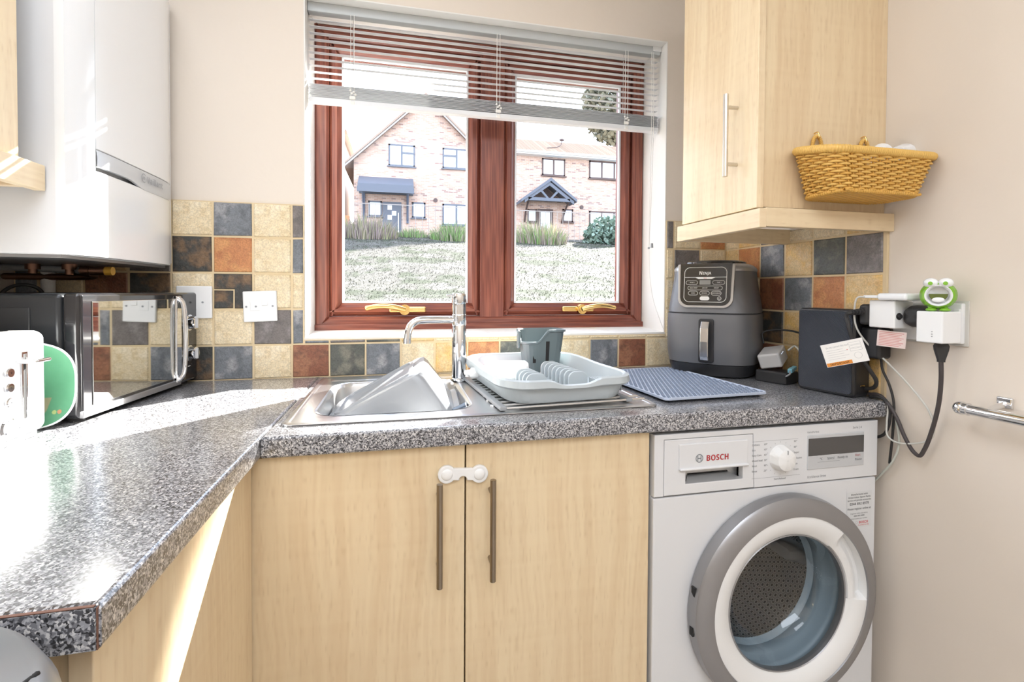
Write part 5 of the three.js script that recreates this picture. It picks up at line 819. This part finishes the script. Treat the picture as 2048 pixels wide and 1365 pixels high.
function wnd(parent, x0, x1, y0, y1, cols, m, opts = {}) {
  const z = HZ + 0.03, f = 0.075, w = obj('window', [bx(x0, x1, y0, y0 + f, z - 0.06, z, 0), bx(x0, x1, y1 - f, y1, z - 0.06, z, 0), bx(x0, x0 + f, y0, y1, z - 0.06, z, 0), bx(x1 - f, x1, y0, y1, z - 0.06, z, 0), ...(opts.sill === false ? [] : [bx(x0 - 0.06, x1 + 0.06, y0 - 0.05, y0, z - 0.06, z + 0.08, 0)])], m, parent);
  const ww = (x1 - x0) / cols; for (let i = 0; i < cols; i++) {
    const a = x0 + ww * i, b = a + ww; if (i) obj('mullion', bx(a - f * 0.55, a + f * 0.55, y0, y1, z - 0.05, z + 0.01, 0), m, w);
    if (opts.top === i) { const t = y0 + (y1 - y0) * 0.62; obj('transom', bx(a, b, t - f * 0.6, t + f * 0.6, z - 0.05, z + 0.012, 0), m, w); }
    obj('pane', bx(a + 0.02, b - 0.02, y0 + 0.02, y1 - 0.02, z - 0.022, z - 0.012, 0), X.pane, w);
  }
  return w;
}
{ // left house: brick gable with a grey canopy
  const h = thing('house', 'brick house with a gable end and a flat grey door canopy', 'house');
  const gx0 = -2.24, gx1 = 4.32, ax = 1.04, ey = 7.25, ay = 10.35, wl = poly([[gx0, 2.9], [gx1, 2.9], [gx1, ey], [ax, ay], [gx0, ey]]);
  obj('wall', uvm(ext(wl, 7).translate(0, 0, HZ - 7)), X.brick, h);
  const rf = (s) => { const ex = s < 0 ? gx0 - 0.42 : gx1 + 0.42, sl = (ay - ey) / (ax - gx0), e = ey - 0.42 * sl; const q = poly([[ax, ay + 0.02], [ex, e + 0.02], [ex, e + 0.16], [ax, ay + 0.18]]); return ext(q, 7.5).translate(0, 0, HZ - 7.15); };
  obj('roof', [rf(-1), rf(1)], X.roof, h);
  obj('bargeboard', [-1, 1].map((s) => { const ex = s < 0 ? gx0 - 0.42 : gx1 + 0.42, sl = (ay - ey) / (ax - gx0), e = ey - 0.42 * sl; return ext(poly([[ax, ay - 0.08], [ex, e - 0.08], [ex, e + 0.05], [ax, ay + 0.05]]), 0.05).translate(0, 0, HZ + 0.3); }), X.verge, h);
  wnd(h, -0.68, 0.546, 7.06, 8.09, 2, X.slateGrey, { top: 1 }); wnd(h, 1.85, 3.2, 7.10, 8.08, 2, X.slateGrey, { top: 0 });
  wnd(h, -1.60, -0.97, 4.65, 5.38, 1, X.slateGrey); wnd(h, 0.41, 1.04, 4.65, 5.40, 1, X.slateGrey); wnd(h, 1.85, 3.2, 4.36, 5.39, 2, X.slateGrey);
  const d = obj('door', bx(-0.95, -0.08, 3.35, 5.36, HZ - 0.05, HZ + 0.05, 0.01), X.slateGrey, h);
  for (const [x, y] of [[-0.72, 4.98], [-0.72, 4.52], [-0.52, 4.72]]) obj('pane', bx(x, x + 0.2, y, y + 0.22, HZ + 0.045, HZ + 0.06, 0), X.pane, d);
  obj('handle', cyl(0.025, 1.0, -0.22, 4.35, HZ + 0.1, 'y', 10), X.white, d);
  obj('canopy', [bx(-2.0, 0.46, 5.70, 6.36, HZ, HZ + 0.12, 0).applyMatrix4(new THREE.Matrix4()), loft([[[-2.0, 5.83, HZ + 0.9], [0.46, 5.83, HZ + 0.9], [0.46, 5.83, HZ], [-2.0, 5.83, HZ]], [[-2.0, 6.0, HZ + 0.9], [0.46, 6.0, HZ + 0.9], [0.46, 6.5, HZ], [-2.0, 6.5, HZ]]], true, true, 20), bx(-2.02, 0.48, 5.62, 5.86, HZ + 0.86, HZ + 0.95, 0)], X.slateGrey, h, 'grey lean-to door canopy');
  for (const x of [-1.78, 0.2]) obj('bracket', [bx(x - 0.05, x + 0.05, 4.38, 5.7, HZ, HZ + 0.1, 0), tube([[x, 4.5, HZ + 0.08], [x, 5.0, HZ + 0.25], [x, 5.62, HZ + 0.8]], 0.05, 12, 6)], X.navy, h);
  obj('vent', cyl(0.10, 0.06, 1.517, 5.54, HZ + 0.02, 'z', 16), X.brown, h); obj('meter_box', bx(-1.50, -1.28, 4.12, 4.40, HZ, HZ + 0.08, 0.01), X.verge, h);
}
{ // right house: eaves front with tiled roof and a gabled porch
  const h = thing('house', 'brick house with a long tiled roof and a small gabled porch', 'house');
  const x0 = 5.30, x1 = 15, e = 8.05;
  obj('wall', uvm(bx(x0, x1, 2.9, e, HZ - 7, HZ, 0)), X.brick, h);
  const tiles = []; const nC = 14, run = 2.6, rise = 1.35;
  for (let i = 0; i < nC; i++) { const t0 = i / nC, t1 = (i + 1) / nC; const za = HZ + 0.4 - t0 * run, zb = HZ + 0.4 - t1 * run - 0.05, ya = e + 0.08 + t0 * rise, yb = e + 0.08 + t1 * rise; tiles.push(loft([[[x0 - 0.05, ya, za], [x1, ya, za], [x1, yb - 0.03, zb], [x0 - 0.05, yb - 0.03, zb]], [[x0 - 0.05, ya + 0.06, za], [x1, ya + 0.06, za], [x1, yb, zb], [x0 - 0.05, yb, zb]]], true, true, 15)); }
  const roofT = tex(256, 64, (u, v) => { const c = Math.floor(u * 16), f = u * 16 - c; const s = 0.75 + 0.4 * N1(c * 1.7, 4.2, 251); const k = f < 0.07 ? 0.5 : 1; return [0.40 * s * k, 0.30 * s * k, 0.235 * s * k]; }, 3.3, true, 1);
  obj('roof', tiles.map((q) => uvm(q)), mat({ map: roofT, roughness: 0.9 }), h, 'roof of concrete tiles in courses');
  obj('fascia', bx(x0 - 0.1, x1, e - 0.06, e + 0.10, HZ + 0.32, HZ + 0.38, 0), X.white, h); obj('gutter', bx(x0 - 0.1, x1, e + 0.0, e + 0.10, HZ + 0.38, HZ + 0.48, 0.02), X.white, h); obj('soffit', bx(x0, x1, e - 0.06, e - 0.03, HZ, HZ + 0.34, 0), X.white, h);
  wnd(h, 6.85, 8.08, 7.06, 7.93, 2, X.brown); wnd(h, 9.39, 11.5, 7.05, 7.97, 3, X.brown); wnd(h, 9.41, 11.5, 4.42, 5.37, 3, X.brown); wnd(h, 7.96, 8.53, 4.74, 5.41, 1, X.brown); wnd(h, 6.10, 6.60, 4.66, 5.33, 1, X.brown);
  const d = obj('door', bx(6.63, 7.44, 3.45, 5.36, HZ - 0.05, HZ + 0.05, 0.01), X.brown, h); obj('pane', bx(6.78, 7.28, 4.25, 5.2, HZ + 0.045, HZ + 0.06, 0), X.pane, d); obj('letter_plate', bx(6.9, 7.2, 4.05, 4.12, HZ + 0.05, HZ + 0.07, 0), M.brass, d);
  obj('vent', cyl(0.10, 0.06, 8.99, 5.54, HZ + 0.02, 'z', 16), X.brown, h);
  const zp = HZ + 1.0, P_ = (pts, z, dd) => ext(poly(pts), dd).translate(0, 0, z);
  const pc = sub('porch', h);
  obj('porch_roof', [P_([[6.98, 6.70], [5.50, 5.60], [5.50, 5.46], [6.98, 6.53]], HZ, 1.15), P_([[6.98, 6.70], [6.98, 6.53], [8.32, 5.56], [8.32, 5.70]], HZ, 1.15)], X.slateGrey, pc);
  obj('tie_beam', bx(5.85, 7.98, 5.56, 5.72, zp, zp + 0.1, 0.01), X.slateGrey, pc);
  for (const s of [-1, 1]) { obj('rafter', P_([[6.93, 6.50], [6.93 + s * 1.25, 5.60], [6.93 + s * 1.25, 5.44], [6.93, 6.32]], zp, 0.1), X.slateGrey, pc); obj('strut', P_([[6.93 + s * 0.04, 5.72], [6.93 + s * 0.16, 5.72], [6.93 + s * 0.52, 6.08], [6.93 + s * 0.42, 6.14]], zp, 0.08), X.slateGrey, pc); obj('brace', tube([[6.93 + s * 0.98, 4.7, HZ + 0.05], [6.93 + s * 1.0, 5.1, HZ + 0.3], [6.93 + s * 1.02, 5.56, HZ + 0.9]], 0.05, 12, 6), X.brown, pc); }
  obj('porch_infill', P_([[6.93, 6.45], [5.95, 5.7], [7.9, 5.7]], HZ + 0.2, 0.05), X.brown, pc);
  const a = thing('aerial', 'television aerial on the tiled roof opposite', 'aerial', [8.1, 9.02, HZ - 0.9]); obj('mast', tube([[-0.9, -0.5, 0.7], [-0.3, -0.35, 0.5], [0, -0.1, 0.2], [0.05, 0.12, 0.1]], 0.02, 14, 6), X.brown, a); obj('aerial_head', ball(0.10, 0.07, 0.16, 0.1, 1.4, 0.7, 0.7), X.brown, a);
}
{
  const n = thing('house', 'white rendered neighbouring house at the far left edge of the window', 'house'); obj('wall', bx(-9, -3.0, 3.0, 9.0, HZ - 9, HZ - 1.5, 0), X.render, n); obj('roof', ext(poly([[-9.3, 9.0], [-2.7, 9.0], [-6, 11.2]]), 7.8).translate(0, 0, HZ - 9.1), X.roof, n);
  const f = thing('fence', 'orange-brown board fence beside the brick house', 'fence', [-2.68, 3.62, HZ - 0.2]); for (let i = 0; i < 4; i++) obj('board', bx(-0.22 + i * 0.11, -0.115 + i * 0.11, 0, 1.05, 0, 0.03, 0.004), X.fence, f); obj('rail', bx(-0.24, 0.24, 0.8, 0.88, -0.05, 0, 0), X.fence, f);
  const rf = thing('railing', 'thin dark railing along the top of the bank outside', 'railing', [0, groundY(3, -16.4), -16.4]);
  const bars = []; for (let i = 0; i < 46; i++) { const x = -1.7 + i * 0.235; if (x > -0.9 && x < -0.1) continue; bars.push(cyl(0.010, 1.25, x, 0.6, 0, 'y', 5)); } obj('bars', bars, X.verge, rf).userData.kind = 'stuff'; obj('rail', [bx(-1.75, 9.2, 1.19, 1.215, -0.012, 0.012, 0)], X.verge, rf);
  { // tall tree behind the tiled house
    const r = rng(301), pos = []; for (let i = 0; i < 3600; i++) { const th = r() * 6.28, ph = Math.acos(2 * r() - 1), q = 2.6 * Math.cbrt(0.25 + 0.75 * r()), a = [Math.sin(ph) * Math.cos(th) * q, 11.6 + Math.cos(ph) * q * 1.15, Math.sin(ph) * Math.sin(th) * q * 0.8], s = 0.13 + 0.12 * r(), w = r() * 6.28, v = r() * 3, u = [Math.cos(w) * s, Math.sin(v) * s * 0.6, Math.sin(w) * s], e = [-Math.sin(w) * s * 0.6, Math.cos(v) * s, Math.cos(w) * s * 0.6]; for (const [k, l] of [[-1, 0], [0, -1], [1, 0], [-1, 0], [1, 0], [0, 1]]) pos.push(a[0] + u[0] * k + e[0] * l, a[1] + u[1] * k + e[1] * l, a[2] + u[2] * k + e[2] * l); }
    const g = new THREE.BufferGeometry(); g.setAttribute('position', new THREE.Float32BufferAttribute(pos, 3)); g.computeVertexNormals();
    const t = thing('tree', 'dark leafed tree above the roof behind the right side of the blind', 'tree', [15.6, 3.5, -32]); obj('foliage', g, mat({ color: C(0.16, 0.165, 0.12), roughness: 0.9, side: THREE.DoubleSide }), t); obj('trunk', tube([[0, -0.2, 0], [0.1, 6, 0], [0, 11.5, 0.05]], 0.22, 16, 8), X.brown, t);
  }
  { // unseen tree added on the right; crown shaped to shade the right-hand pane's upper part
    const r = rng(411), pos = [], y0 = groundY(11.6, -8); for (let i = 0; i < 7600; i++) { const a = [7.66 + 4.6 * r() - 11.6, 7.66 + 2.5 * Math.pow(r(), 1.2) - y0, (r() - 0.5) * 0.5], s = 0.10 + 0.08 * r(), q = r() * 6.28, w = r() * 3; const u = [Math.cos(q) * s, Math.sin(w) * s * 0.6, Math.sin(q) * s], e = [-Math.sin(q) * s * 0.6, Math.cos(w) * s * 0.8, Math.cos(q) * s * 0.6]; for (const [k, l] of [[-1, 0], [0, -1], [1, 0], [-1, 0], [1, 0], [0, 1]]) pos.push(a[0] + u[0] * k + e[0] * l, a[1] + u[1] * k + e[1] * l, a[2] + u[2] * k + e[2] * l); }
    const g = new THREE.BufferGeometry(); g.setAttribute('position', new THREE.Float32BufferAttribute(pos, 3)); g.computeVertexNormals();
    const b = thing('tree', 'unseen broad leafy tree added right of the window to shade its right pane', 'tree', [11.6, y0, -8]); obj('foliage', g, mat({ color: C(0.13, 0.17, 0.07), roughness: 0.9, side: THREE.DoubleSide }), b); obj('trunk', tube([[0, -0.3, 0], [0.1, 2.5, 0], [-0.05, 6.5, 0.1]], 0.16, 16, 10), X.brown, b);
  }
}
scene.traverse((o) => { if (o.isMesh) { o.castShadow = o.receiveShadow = true; } });
renderer.render(scene, camera);
